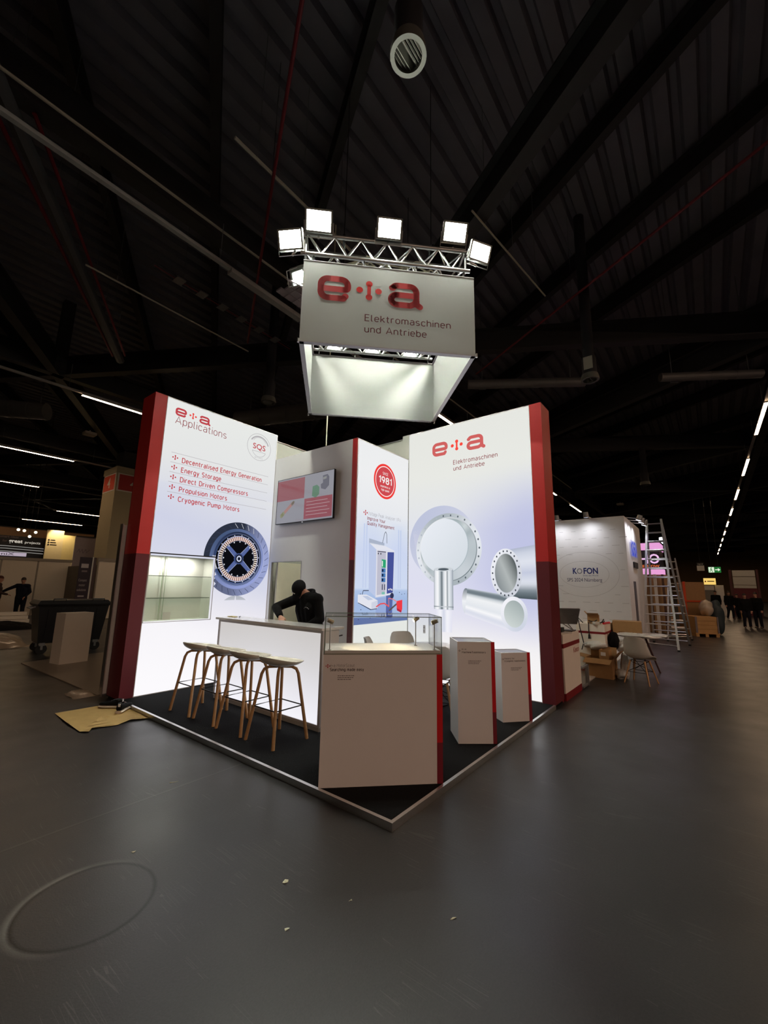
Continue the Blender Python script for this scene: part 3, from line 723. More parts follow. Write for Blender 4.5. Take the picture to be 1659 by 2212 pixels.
thru = lambda t_, q: mixc(lin((232,236,243)), lin((214,221,228)), max(0, .5-.5*math.cos(t_-2.4)*q))
p.ring(-1.675, 2.225, 0, 0, .445, .45, thru, 3.5, seg=72, rad=6)
p.ring(-1.675, 2.225, .445, .45, .46, .463, (176,188,194), 3.6, seg=72, t0=-1.9, t1=1.0)
p.ring(-1.60, 2.165, .525, .52, .605, .595, lambda t_, q: mixc(lin((170,180,186)), lin((228,232,238)), .5+.5*math.sin(2*t_+1)), 4, seg=80)
p.ring(-1.60, 2.165, .515, .51, .53, .525, lambda t_, q: mixc(lin((120,132,138)), lin((238,240,244)), .5+.5*math.cos(t_-2.5)), 5, seg=80)
for i in range(26):
    a = 2*PI*i/26
    p.disc(-1.60+.566*math.cos(a), 2.165+.558*math.sin(a), .014, .017, (96,104,112) if math.cos(a) > -.2 else (176,184,194), 5, 10)
strip((-.62,2.11), (-.182,2.17), (-.60,1.42), (-.182,1.40), [(0,(176,184,204)), (.12,(206,212,226)), (.3,(224,228,238)), (.5,(196,202,222)), (.7,(222,226,236)), (.85,(120,132,140)), (1,(70,82,88))], 3)
p.ring(-.62, 1.772, 0, 0, .18, .30, lambda t_, q: ramp([(0,(130,138,142)), (.5,(176,182,182)), (1,(70,78,80))], .5+.5*math.cos(t_-.6)*q), 5, seg=40, rad=5)
p.ring(-.62, 1.772, .17, .285, .238, .362, lambda t_, q: mixc(lin((206,210,220)), lin((236,238,244)), .5+.5*math.cos(t_-2.4)), 6, seg=60)
for i in range(22):
    a = 2*PI*i/22; p.disc(-.62+.206*math.cos(a), 1.772+.325*math.sin(a), .011, .015, (66,72,82), 7, 10)
strip((-1.25,1.54), (-.50,1.435), (-1.30,1.15), (-.60,.955), [(0,(190,198,206)), (.06,(120,132,140)), (.16,(104,116,124)), (.22,(190,198,204)), (.32,(240,242,244)), (.62,(226,230,236)), (.72,(248,248,250)), (.86,(214,218,232)), (1,(232,232,242))], 6)
p.ring(-1.275, 1.345, 0, 0, .07, .198, lambda t_, q: ramp([(0,(210,216,224)), (.5,(238,240,244)), (1,(110,122,130))], .5+.5*math.sin(t_)*q), 5, seg=30, rad=4)
p.ring(-.52, 1.19, 0, 0, .16, .20, lambda t_, q: ramp([(0,(206,214,212)), (1,(160,172,172))], .5+.5*math.sin(t_+.5)*q), 7, seg=40, rad=4)
p.ring(-.52, 1.19, .148, .19, .198, .245, lambda t_, q: mixc(lin((206,212,226)), lin((242,242,248)), .5+.5*math.cos(t_-2.2)), 8, seg=50)
strip((-1.85,1.84), (-1.85,1.20), (-1.495,1.84), (-1.495,1.20), [(0,(150,158,166)), (.06,(222,226,232)), (.2,(250,250,252)), (.3,(196,204,210)), (.42,(92,104,112)), (.5,(206,212,218)), (.62,(250,250,252)), (.7,(120,132,140)), (.76,(236,240,244)), (.9,(200,206,214)), (1,(146,156,166))], 8, 24)
p.ring(-1.672, 1.84, 0, 0, .178, .035, (206,212,218), 9, seg=30); p.ring(-1.672, 1.838, 0, 0, .10, .02, (84,94,102), 10, seg=24)
strip((-1.853,1.25), (-1.853,1.235), (-1.492,1.25), (-1.492,1.235), [(0,(120,130,138)), (.5,(210,214,220)), (1,(120,130,138))], 9)
strip((-1.83,1.19), (-1.82,.85), (-1.52,1.19), (-1.53,.85), [(0,(226,226,240)), (.3,(244,244,250)), (.5,(210,214,230)), (.7,(244,244,250)), (1,(226,226,240))], 2)
p.build('cylinder_picture', LITD, t)
b = MB().box((3.585,2.02,.80), (3.5985,2.06,.93)).build('wall_socket', mat('socket_plastic', (226,226,226), .4), t)
MB().box((3.58,2.028,.825), (3.586,2.052,.85)).box((3.58,2.028,.88), (3.586,2.052,.905)).build('socket_cover', mat('socket_grey', (180,180,182), .4), b)
# ---- low rear walls and the cabin
t = thing('rear_partition', 'plain grey rear wall strip rising behind the left light wall', 'partition', (2.6,4.6,PF))
MB().box((2.21,4.45,PF), (4.1,4.50,4.19)).build('board', mat('pale_grey_board', (172,172,162), .6), t); MB().box((2.21,4.44,4.19), (4.1,4.51,4.205)).build('cap_rail', M_ALU, t)
t = thing('rear_partition', 'plain grey rear wall strip beyond the cabin, next to the right light wall', 'partition', (3.66,3.4,PF))
MB().box((3.65,2.54,PF), (3.70,4.45,4.25)).build('board', mat('pale_grey_board', (172,172,162), .6), t); MB().box((3.64,2.54,4.25), (3.71,4.45,4.262)).build('cap_rail', M_ALU, t)
MB().box((3.63,2.40,PF), (3.72,2.54,4.312)).build('end_post', mat('pale_grey_board', (172,172,162), .6), t)
t = thing('storage_cabin', 'storage cabin with grey doorway wall, red corner strip and backlit 1981 panel', 'cabin', (2.9,3.4,PF))
CZ = 3.823
MB().box((2.195,2.473,PF), (2.235,3.544,CZ)).box((2.195,3.544,1.935), (2.235,4.327,CZ)).box((2.195,4.327,PF), (2.235,4.45,CZ)).build('doorway_wall', mat('grey_white_wall', (244,244,241), .5, noise=.02), t)
MB().box((2.19,3.544,1.929), (2.237,4.327,1.937)).box((2.19,3.536,PF), (2.237,3.545,1.937)).box((2.19,4.326,PF), (2.237,4.334,1.937)).build('door_frame', M_ALU, t)
MB().box((2.191,2.386,1.925), (2.24,2.473,CZ)).build('red_strip', M_RED, t); MB().box((2.191,2.386,PF), (2.24,2.473,1.925)).build('maroon_strip', M_MAR, t)
MB().box((2.195,2.376,CZ-.012), (3.6,2.43,CZ)).box((2.205,2.376,PF), (2.224,2.40,CZ)).build('frame', M_WHITE, t)
MB().box((2.24,2.395,PF), (3.6,2.43,CZ-.012)).build('board', M_WHITE, t)
def bgC(x, z):
    if z < .985: return lin((246,244,242))
    return ramp([(.98,(168,188,222)), (1.3,(160,184,224)), (1.485,(176,196,230)), (1.50,(206,218,240)), (2.1,(204,214,240)), (2.45,(214,222,238)), (2.75,(232,234,238)), (3.3,(238,239,240)), (3.9,(236,237,238))], z+.06*math.sin(x*9)*(1 if 1.6 < z < 2.6 else 0))
Print(PL_C).grid(2.224, 3.590, PF+.01, CZ-.012, 26, 90, bgC, 0).build('backlit_panel', LIT, t)
p = Print(PL_C); bx, bz = 2.915, 3.27
p.disc(bx, bz, .300, .298, (240, 62, 58), 1, 56); p.ring(bx, bz, .246, .245, .260, .259, (250,246,244), 2, seg=56); p.disc(bx, bz, .244, .243, (206, 74, 80), 3, 56)
p.build('badge', LITD, t)
dtext('badge_text', PL_C, bx, bz+.105, .05, 'SINCE', M_LETW, t, .15, .13, 5, 'C'); dtext('badge_text', PL_C, bx, bz-.05, .13, '1981', M_LETW, t, .36, .2, 5, 'C')
dtext('badge_text', PL_C, bx, bz-.112, .04, 'experience at', M_LETW, t, .26, .15, 5, 'C'); dtext('badge_text', PL_C, bx, bz-.172, .04, 'high speed', M_LETW, t, .21, .15, 5, 'C')
plus_icon(PL_C, 2.43, 2.672, .085, M_LETR, t)
dtext('caption', PL_C, 2.483, 2.643, .06, 'Voltage Peak Analyser VPA', emit('backlit_mid_grey_ink', (150,146,152), 1.), t, .885, .075)
dtext('caption', PL_C, 2.476, 2.562, .062, 'Improve Your', M_LETD, t, .46, .15); dtext('caption', PL_C, 2.476, 2.485, .062, 'Quality Management', M_LETD, t, .71, .15)
p = Print(PL_C)
p.poly([(2.224,1.09),(3.590,1.03),(3.590,.99),(2.224,.985)], (104,122,176), 1)
p.poly([(2.72,1.36),(2.98,1.38),(2.98,1.04),(2.74,1.06)], (150,170,216), 1); p.poly([(2.99,1.40),(3.17,1.42),(3.15,1.03),(2.99,1.04)], (88,104,166), 1)
p.poly([(2.533,2.213),(2.719,2.113),(2.721,1.379),(2.549,1.485)], (188,200,230), 2); p.poly([(2.533,2.28),(2.92,2.24),(2.92,2.19),(2.533,2.20)], (170,180,200), 2)
p.poly([(2.533,2.213),(2.92,2.20),(3.2,2.135),(2.719,2.120)], (226,228,238), 2)
p.poly([(2.715,2.12),(2.985,2.12),(2.985,1.40),(2.717,1.375)], (222,222,232), 2); p.poly([(2.745,2.09),(2.965,2.095),(2.965,1.43),(2.745,1.41)], (190,190,206), 3); p.poly([(2.745,2.10),(2.965,2.105),(2.965,2.09),(2.745,2.085)], (60,62,84), 3)
p.poly([(2.985,2.12),(3.2,2.135),(3.175,1.42),(2.985,1.40)], (226,228,236), 3); p.poly([(3.005,2.10),(3.185,2.11),(3.165,1.45),(3.0,1.43)], (70,82,152), 4)
p.poly([(2.855,1.975),(2.965,1.97),(2.965,1.84),(2.855,1.845)], (46,164,116), 4); p.poly([(2.862,1.95),(2.885,1.95),(2.885,1.86),(2.862,1.86)], (236,238,236), 5)
for i in range(3): 
    z = 1.80-.075*i; p.poly([(2.855,z+.03),(2.962,z+.03),(2.962,z-.035),(2.855,z-.035)], (74,124,184), 4); p.poly([(2.865,z+.018),(2.905,z+.018),(2.905,z-.022),(2.865,z-.022)], (26,34,60), 5)
for x in (2.87, 2.93): p.poly([(x,1.58),(x+.025,1.58),(x+.025,1.49),(x,1.49)], (70,74,96), 4)
for x in (2.765, 2.83): p.disc(x, 2.06, .012, .016, (22,24,34), 4, 10)
p.poly([(2.87,1.46),(2.95,1.46),(2.95,1.42),(2.87,1.42)], (126,190,176), 4)
p.stroke([(2.87,2.24),(2.92,2.40),(2.95,2.43),(2.975,2.39),(2.985,2.24)], .010, (70,74,84), 4, False)
p.poly([(2.30,1.42),(2.50,1.42),(2.77,1.33),(2.77,1.21),(2.62,1.20),(2.30,1.31)], (226,228,238), 5); p.poly([(2.40,1.40),(2.52,1.40),(2.66,1.345),(2.54,1.335)], (190,200,222), 6)
p.poly([(2.62,1.20),(2.77,1.21),(2.77,1.33),(2.62,1.30)], (206,210,226), 6); p.stroke([(2.31,1.305),(2.60,1.195),(2.76,1.205)], .012, (44,52,78), 4, False)
p.stroke([(2.40,1.42),(2.42,1.48),(2.55,1.48)], .012, (60,64,80), 4, False)
p.stroke([(2.74,1.235),(2.84,1.275),(2.94,1.28),(3.06,1.23)], .022, (226,86,92), 7); p.stroke([(3.06,1.24),(3.05,1.36),(3.16,1.345),(3.28,1.30)], .014, (232,130,134), 7); p.stroke([(2.74,1.14),(2.86,1.07),(2.98,1.09),(3.05,1.17)], .010, (98,80,120), 2)
p.poly([(3.26,1.31),(3.43,1.33),(3.43,1.18),(3.40,1.12),(3.28,1.16)], (238,60,70), 7); p.poly([(3.28,1.16),(3.40,1.12),(3.41,1.15),(3.27,1.20)], (180,40,60), 8); p.stroke([(3.08,1.17),(3.26,1.26)], .030, (92,84,84), 6); p.disc(3.14, 1.40, .05, .045, (48,52,84), 6)
for x, z in ((2.36,1.43),(2.38,1.20),(2.52,1.15),(3.35,1.45),(3.42,1.42),(3.50,1.43),(2.33,1.06),(2.6,1.07),(3.35,1.06),(3.5,1.07)): p.disc(x, z, .012, .006, (54,60,84), 3, 8)
for x in (2.40, 2.46, 3.30, 3.36): p.poly([(x,2.5),(x+.03,2.5),(x+.03,1.52),(x,1.52)], (194,206,234) if x > 3 else (196,208,236), 1)
p.build('device_picture', LITD, t)
text('device_letters', PL_C, 3.03, 1.485, .038, 'e+a', M_LETW, t, .12, bold=.03, k=6)
dl = MB().box((2.26,4.23,PF), (2.96,4.27,1.93)).build('door', mat('cream_door', (226,220,196), .5), t)
MB().tube([(2.9,4.22,1.05), (2.9,4.17,1.05), (2.79,4.17,1.05)], .009, 6).build('door_handle', M_ALU, dl)
MB().box((3.0,2.5,PF), (3.03,4.44,2.1)).build('inner_board', mat('cream_board', (206,202,182), .6), t)

# ---- television on the cabin wall
t = thing('television', 'wide flat television with red and grey quarters on the cabin wall', 'television', (2.15,3.49,2.97))
y0, y1, z0, z1 = 2.785, 4.195, 2.576, 3.372
MB().box((2.128,y0,z0), (2.158,y1,z1)).build('housing', M_BLACK, t)
MB().box((2.158,3.2,2.75), (2.195,3.78,3.2)).build('wall_bracket', M_BLKST, t)
MB().box((2.122,y0,z0), (2.13,y1,z0+.012)).box((2.122,y0,z1-.006), (2.13,y1,z1)).box((2.122,y0,z0), (2.13,y0+.008,z1)).box((2.122,y1-.006,z0), (2.13,y1,z1)).build('bezel', M_BLACK, t)
MB().box((2.119,3.475,z0-.012), (2.128,3.505,z0+.002)).build('power_light_block', M_ALU, t)
def screenmat():
    mt = D.materials.new('glossy_lcd'); mt.use_nodes = True; nt = mt.node_tree; b = nt.nodes['Principled BSDF']
    a = nt.nodes.new('ShaderNodeAttribute'); a.attribute_name = 'Col'
    b.inputs['Base Color'].default_value = (.01,.01,.01,1); b.inputs['Roughness'].default_value = .12; b.inputs['Specular IOR Level'].default_value = .8
    nt.links.new(a.outputs[0], b.inputs['Emission Color']); b.inputs['Emission Strength'].default_value = .62
    mt.cycles.emission_sampling = 'NONE'; return mt
PL_TV = Pl((2.126,0,0), (0,-1,0), (0,0,1), (-1,0,0))
p = Print(PL_TV); ym, zm = 3.475, 2.98
p.poly([(-y1+.006,z0+.012),(-y0-.008,z0+.012),(-y0-.008,z1-.006),(-y1+.006,z1-.006)], (158,158,168), 0)
p.poly([(-y1+.006,zm),(-ym-.006,zm),(-ym-.006,z1-.03),(-y1+.006,z1-.03)], (158,82,92), .3)
p.poly([(-ym+.006,z0+.04),(-y0-.03,z0+.04),(-y0-.03,zm-.02),(-ym+.006,zm-.02)], (160,70,84), .3)
p.poly([(-3.05,3.30),(-2.94,3.31),(-2.90,3.26),(-2.90,3.12),(-2.98,3.06),(-3.08,3.09),(-3.09,3.16),(-3.04,3.18)], (100,100,116), .3); p.poly([(-3.04,3.27),(-2.96,3.28),(-2.96,3.24),(-3.04,3.23)], (150,152,150), .6)
p.poly([(-3.28,3.15),(-3.18,3.165),(-3.12,3.12),(-3.12,3.0),(-3.2,2.95),(-3.29,2.99)], (92,140,112), .3)
p.stroke([(-4.05,2.72),(-3.76,2.92)], .06, (184,132,124), .3); p.stroke([(-4.05,2.72),(-4.0,2.755)], .075, (150,152,120), .6); p.stroke([(-3.78,2.905),(-3.74,2.935)], .05, (128,122,110), .6)
for i in range(5): p.stroke([(-3.42,2.90-.055*i),(-2.92+.05*(i % 2),2.90-.055*i)], .008, (206,176,182), .6, False)
p.build('screen', screenmat(), t)

# ---- service counter with lit front
t = thing('bar_counter', 'white bar counter with glowing front panel behind the four stools', 'counter', (1.0,2.61,PF))
MB().box((.872,1.60,PF+.045), (1.12,3.625,1.062)).build('body', M_WARMW, t)
MB().box((.858,1.588,PF+.04), (.876,1.622,1.062)).box((.858,3.60,PF+.04), (.876,3.634,1.062)).box((.858,1.622,1.035), (.876,3.60,1.062)).box((.858,1.622,PF+.04), (.876,3.60,PF+.062)).build('frame', mat('grey_white_frame', (196,192,192), .4), t)
b = MB(); b.prism([(.86,1.60),(.872,1.588),(1.11,1.588),(1.12,1.60),(1.12,3.625),(1.11,3.634),(.872,3.634),(.86,3.622)], (0,0,0), (1,0,0), (0,1,0), (0,0,1), PF, PF+.038); b.build('plinth', mat('silver_plinth', (176,174,170), .35), t)
PL_B = Pl((.868,0,0), (0,-1,0), (0,0,1), (-1,0,0))
Print(PL_B).grid(-3.60, -1.622, PF+.062, 1.035, 14, 14, lambda u, z: ramp([(.1,(246,245,252)), (.4,(232,230,236)), (.75,(214,211,212)), (1.05,(204,200,198))], z+.05*math.sin(u*3)), 0).build('lit_front', printmat('lit_counter_front', 1., light=True), t)
MB().box((.82,1.568,1.065), (1.165,3.655,1.091)).build('worktop', mat('glossy_white_top', (232,230,226), .12, noise=.01), t)
h = MB().box((1.12,1.63,.2), (1.138,2.6,1.03)).build('door', M_WARMW, t)
MB().tube([(1.138,1.66,.98), (1.175,1.66,.98), (1.235,1.66,.985)], .008, 6).build('handle', M_BLKST, h)
t = thing('notepad', 'small yellowish notepad at the left end of the counter top', 'notepad', (1.02,3.57,1.091))
for i in range(3): MB().box((.98,3.50,1.0915+.003*i), (1.06-.004*i,3.63,1.0940+.003*i)).build('page', mat('yellow_paper', (226,214,150), .7), t)
tag(MB().tube([(1.03,3.42,1.097), (1.10,3.50,1.097)], .005, 8).build('pen', M_BLACK, None, smooth=40), 'dark pen lying beside the yellow notepad on the counter', 'pen')

# ---- bar stools
def make_stool():
    t = thing('bar_stool', 'bar stool', 'stool', (0,0,PF), 0, 'bar stools in front of the counter')
    # shell: local +x is the front edge, -x the raised back lip
    nu, nv = 28, 12; top = MB()
    for side in (0, 1):
        base = len(top.v)
        for j in range(nv+1):
            r = j/nv
            for i in range(nu):
                a = 2*PI*i/nu; ca, sa = math.cos(a), math.sin(a)
                rim = .752+.044*max(0, -ca)**1.3-.026*max(0, ca)**1.2
                ph = r*PI/2; fr = max(0, ca); rad = (1-fr)*math.sin(ph)**.9+fr*r**.9
                z = .686+(rim-.686)*((1-fr)*(1-math.cos(ph))**.9+fr*r**2.6)
                x = (.232 if ca > 0 else .208)*rad*ca; y = .232*rad*sa
                if side: x *= .965; y *= .965; z += .011 if r < 1 else .003
                top.v.append(V((x, y, z)))
        for j in range(nv):
            for i in range(nu):
                k = (i+1) % nu; top.f.append((base+j*nu+i, base+j*nu+k, base+(j+1)*nu+k, base+(j+1)*nu+i)); top.mi.append(0)
    b2 = (nv+1)*nu
    for i in range(nu):
        k = (i+1) % nu; top.f.append((nv*nu+i, nv*nu+k, b2+nv*nu+k, b2+nv*nu+i)); top.mi.append(0)
    top.build('seat', M_SEAT, t, world=False, smooth=50)
    for sx in (-1, 1):
        for sy in (-1, 1):
            foot = V((sx*.205, sy*.215, 0)); kn = V((sx*.128, sy*.128, .615)); m2 = V((sx*.112, sy*.112, .66)); tp = V((sx*.02, sy*.02, .684))
            pts = [foot, foot.lerp(kn, .5), kn, m2, V((sx*.08, sy*.08, .682)), tp]
            b = MB().tube(pts, [.017, .0165, .016, .0155, .015, .014], 10)
            b.build('leg', M_OAK, t, world=False, smooth=40)
    zf = .315; k = .205-.08*.5
    c = [(-.168,-.173,zf), (.168,-.173,zf), (.168,.173,zf), (-.168,.173,zf)]
    MB().tube(c+[c[0]], .006, 6).build('footrest', M_BLKST, t, world=False)
    MB().box((-.06,-.06,.684), (.06,.06,.692)).build('mount_plate', M_BLKST, t, world=False)
    return t
st = make_stool()
labs = ('cream bar stool nearest the camera, in front of the counter right half', 'cream bar stool second from the right of the row', 'cream bar stool third from the right of the row', 'cream bar stool at the left end, closest to the light wall')
pos = ((.455,1.765,0), (.45,2.285,.02), (.455,2.77,-.02), (.435,3.27,.02))
for i, (x, y, a) in enumerate(pos):
    if i == 0: st.location = (x,y,PF); st['label'] = labs[0]
    else: copy_thing(st, (x,y,PF), a, labs[i])

# ---- the glass-topped vitrine and the two pedestals
def stripes(t, u, fl, x0, x1, z0, zs, z1, n, d):
    for nm, mt, a, b in (('red_stripe', M_STR, zs, z1), ('maroon_stripe', M_STM, z0, zs)):
        MB().obox(fl, u, n, (0,0,1), (x0,-.0015,a), (x1,d,b)).build(nm, mt, t)
def smallprint(pl, x, z, n, w_, dz, parent, mt):
    p = Print(pl)
    for i in range(n):
        q = x
        while q < x+w_*(1-.12*i):
            s_ = R.uniform(.008, .022); p.poly([(q,z-dz*i),(q+s_,z-dz*i),(q+s_,z-dz*i+dz*.42),(q,z-dz*i+dz*.42)], (0,0,0), 1); q += s_+.004
    return flatmesh(p, 'small_print', mt, parent)
t = thing('glass_vitrine', 'large white display plinth with glass case and red edge, front corner of platform', 'vitrine', (.55,.55,PF))
fl = V((.023,.711,0)); u = V((.70711,-.70711,0)); n = V((.70711,.70711,0)); Wv, Dv = .96, .46
MB().obox(fl, u, n, (0,0,1), (0,0,PF), (Wv,Dv,1.008)).build('body', M_WARMW, t)
stripes(t, u, fl, .915, Wv+.0015, PF, .342, 1.008, n, .012)
MB().obox(fl, u, n, (0,0,1), (-.002,-.002,1.008), (Wv+.002,Dv+.002,1.016)).build('trim', mat('green_grey_trim', (150,152,138), .3), t)
MB().obox(fl, u, n, (0,0,1), (.008,.010,1.016), (Wv-.012,Dv-.012,1.038)).build('display_floor', M_WARMW, t)
def pane(a, b, axis):
    q = MB().obox(fl, u, n, (0,0,1), a, b); q.mi = [1]*6
    for i in {'n': (2,4), 'u': (3,5), 'z': (0,1)}[axis]: q.mi[i] = 0
    return q.build('glass_pane', [M_GLASS, M_GEDGE], t)
g = .006; zt = 1.30
pane((0,0,1.016), (Wv,g,zt), 'n'); pane((0,Dv-g,1.016), (Wv,Dv,zt), 'n'); pane((0,g,1.016), (g,Dv-g,zt), 'u'); pane((Wv-g,g,1.016), (Wv,Dv-g,zt), 'u'); pane((0,0,zt), (Wv,Dv,zt+g), 'z')
M_LENS = emit('small_warm_lens', (255, 236, 200), 14., light=True)
for x, y, hx, hy, lab in ((.045,.035,.5,.25,0), (.80,.30,.45,.25,0), (.905,.035,.45,.25,0)):
    base = fl+u*x+n*y+V((0,0,1.038)); top = base+V((0,0,.20)); hd = top+V((0,0,.025)); tgt = fl+u*hx+n*hy+V((0,0,1.04)); dv = (tgt-hd).normalized()
    s = MB().tube([base, top, hd], .0045, 8).lathe([(0,0),(.014,0),(.014,.006),(0,.006)], base, 14).build('spot_lamp', M_ALU, t, smooth=40)
    MB().tube([hd-dv*.03, hd+dv*.022], [.017,.019], 14).build('lamp_head', mat('pale_gold_metal', (196,184,160), .3, .7), s, smooth=40)
    MB().tube([hd+dv*.022, hd+dv*.0235], .014, 12).build('lens', M_LENS, s)
    spot_light('case_spot', hd+dv*.03, tgt, 4.5, (1,.80,.46), 90, t, size=.01)
PLV = Pl(fl, u, (0,0,1), -n)
plus_icon(PLV, .036, .922, .03, M_INKR, t, k=1)
dtext('lettering', PLV, .054, .914, .025, 'e+a MotorScout', M_INKG, t, .193, .09, 1); dtext('lettering', PLV, .054, .883, .025, 'Searching made easy', M_INKD, t, .268, .17, 1)
smallprint(PLV, .116, .846, 3, .13, .0135, t, M_INKG)
def pedestal(label, o, u, W, Dp, H, lines, red, yt, capu, ix):
    o = V(o); u = V(u).normalized(); n = V((-u.y, u.x, 0))
    if n.dot(V((.7,.7,0))) < 0: n = -n
    t = thing('display_pedestal', label, 'pedestal', o+u*W/2+n*Dp/2+V((0,0,PF)), 0, None); fl = V((o.x,o.y,0))
    MB().obox(fl, u, n, (0,0,1), (0,0,PF), (W,Dp,H-.05)).obox(fl, u, n, (0,0,1), (0,0,H-.05), (W,.014,H)).obox(fl, u, n, (0,0,1), (0,Dp-.014,H-.05), (W,Dp,H)).obox(fl, u, n, (0,0,1), (0,.014,H-.05), (.014,Dp-.014,H)).obox(fl, u, n, (0,0,1), (W-.014,.014,H-.05), (W,Dp-.014,H)).build('body', M_WARMW, t)
    MB().obox(fl, u, n, (0,0,1), (.016,.016,H-.05), (W-.016,Dp-.016,H-.046)).build('recessed_top', mat('glossy_white_top', (232,230,226), .12), t)
    MB().obox(fl, u, n, (0,0,1), (.0145,.0145,H-.006), (W-.0145,Dp-.0145,H-.001)).build('glass_top', M_GLASS, t)
    stripes(t, u, fl, red, W+.0015, PF, .338, H, n, .012)
    pl = Pl(fl, u, (0,0,1), -n)
    plus_icon(pl, .022, yt, .022, M_INKG, t, k=1)
    for i, (s, x, w_, cap, dz, mt) in enumerate(lines): dtext('lettering', pl, x, yt+dz, cap, s, mt, t, w_, .15, 1)
    smallprint(pl, ix, yt-.10, 3, .13, .013, t, M_INKG)
    return t
pedestal('tall white pedestal with red edge lettered MachineToolMotors', (1.53,.335,0), (.6484,-.7613,0), .381, .385, 1.008, (('e+a', .045, .045, .016, .008, M_INKG), ('MachineToolMotors', .045, .245, .02, -.024, M_INKD)), .345, .92, 0, .11)
pedestal('short white pedestal with red edge lettered Motors for Cryogenic Applications', (2.45,.257,0), (.7743,-.6328,0), .372, .30, .806, (('Motors for', .04, .13, .018, -.002, M_INKD), ('Cryogenic Applications', .04, .27, .018, -.03, M_INKD)), .335, .735, 0, .12)

# ---- shell chairs
def make_chair(name='shell_chair', scale=1.):
    t = thing(name, 'chair', 'chair', (0,0,0), 0)
    prof = [(.235,.405),(.225,.43),(.17,.447),(.08,.44),(-.03,.432),(-.12,.44),(-.175,.475),(-.205,.55),(-.222,.64),(-.238,.74),(-.252,.81),(-.262,.828)]
    wid = [.36,.40,.43,.46,.47,.46,.45,.435,.41,.375,.31,.25]
    lift = [0,.005,.02,.045,.07,.085,.08,.05,.02,.01,0,0]; fwd = [0,0,0,0,.01,.03,.07,.085,.075,.06,.045,.04]
    nu = 14; outer = []
    m_ = MB()
    for side in (0, 1):
        base = len(m_.v)
        for j, (y, z) in enumerate(prof):
            y2, z2 = prof[min(j+1, len(prof)-1)]; y1, z1 = prof[max(j-1, 0)]
            tn = V((0, y2-y1, z2-z1)).normalized(); nr = V((0, tn.z, -tn.y))
            if nr.z < 0 and j < 6: nr = -nr
            for i in range(nu+1):
                q = -1+2*i/nu; e_ = abs(q)**2.4
                pt = V((wid[j]/2*q, y+fwd[j]*e_, z+lift[j]*e_))
                if side: pt = pt+V((0,-.008 if j > 5 else 0,-.010 if j <= 6 else -.002))
                m_.v.append(pt*scale)
        for j in range(len(prof)-1):
            for i in range(nu):
                a = base+j*(nu+1)+i; m_.f.append((a,a+1,a+nu+2,a+nu+1)); m_.mi.append(0)
    half = len(prof)*(nu+1); J = len(prof)-1
    rim = [(0,i) for i in range(nu)]
    for i in range(nu):
        for j in (0, J): a = j*(nu+1)+i; m_.f.append((a,a+1,half+a+1,half+a)); m_.mi.append(0)
    for j in range(J):
        for i in (0, nu): a = j*(nu+1)+i; m_.f.append((a,a+nu+1,half+a+nu+1,half+a)); m_.mi.append(0)
    m_.build('shell', M_SHELL, t, world=False, smooth=50)
    S_ = scale
    for sx in (-1,1):
        for sy in (-1,1):
            MB().tube([(sx*.21*S_,(.19 if sy > 0 else -.22)*S_,0), (sx*.12*S_,(.09 if sy > 0 else -.11)*S_,.40*S_)], [.011*S_,.017*S_], 10).build('leg', M_OAK, t, world=False, smooth=40)
    br = MB()
    for a, b_ in ((((-.165,.14,.2)),(.165,.14,.2)), ((-.165,-.165,.2),(.165,-.165,.2)), ((-.165,.14,.2),(.13,-.12,.39)), ((.165,.14,.2),(-.13,-.12,.39)), ((-.165,-.165,.2),(.13,.1,.39)), ((.165,-.165,.2),(-.13,.1,.39)), ((-.13,.1,.395),(.13,.1,.395)), ((-.13,-.12,.395),(.13,-.12,.395)), ((-.13,.1,.395),(-.13,-.12,.395)), ((.13,.1,.395),(.13,-.12,.395))):
        br.tube([V(a)*S_, V(b_)*S_], .005, 6)
    br.build('wire_brace', M_BLKST, t, world=False)
    return t
ch = make_chair(); ch.location = (2.16,.93,PF); ch.rotation_euler = (0,0,math.radians(20-90)); ch['label'] = 'white shell chair between glass vitrine and tall pedestal'; ch['group'] = 'shell chairs at the booth table'
copy_thing(ch, (2.83,1.86,PF), math.radians(150), 'white shell chair seen through the vitrine glass, under the 1981 panel', 'shell chairs at the booth table')
copy_thing(ch, (2.12,1.74,PF), math.radians(-150), 'white shell chair behind vitrine glass with only a back corner showing', 'shell chairs at the booth table')
t = thing('round_table', 'white round table standing between the shell chairs behind the vitrine', 'table', (2.62,1.30,PF))
MB().lathe([(0,.70),(.34,.70),(.35,.708),(.35,.722),(.34,.73),(0,.73)], (2.62,1.30,PF), 36).build('tabletop', M_WARMW, t, smooth=40)
MB().lathe([(.03,.02),(.03,.70)], (2.62,1.30,PF), 16).build('column', M_HOOD, t, smooth=40); MB().lathe([(0,0),(.22,0),(.22,.012),(.04,.025),(0,.025)], (2.62,1.30,PF), 30).build('foot_plate', M_HOOD, t, smooth=40)

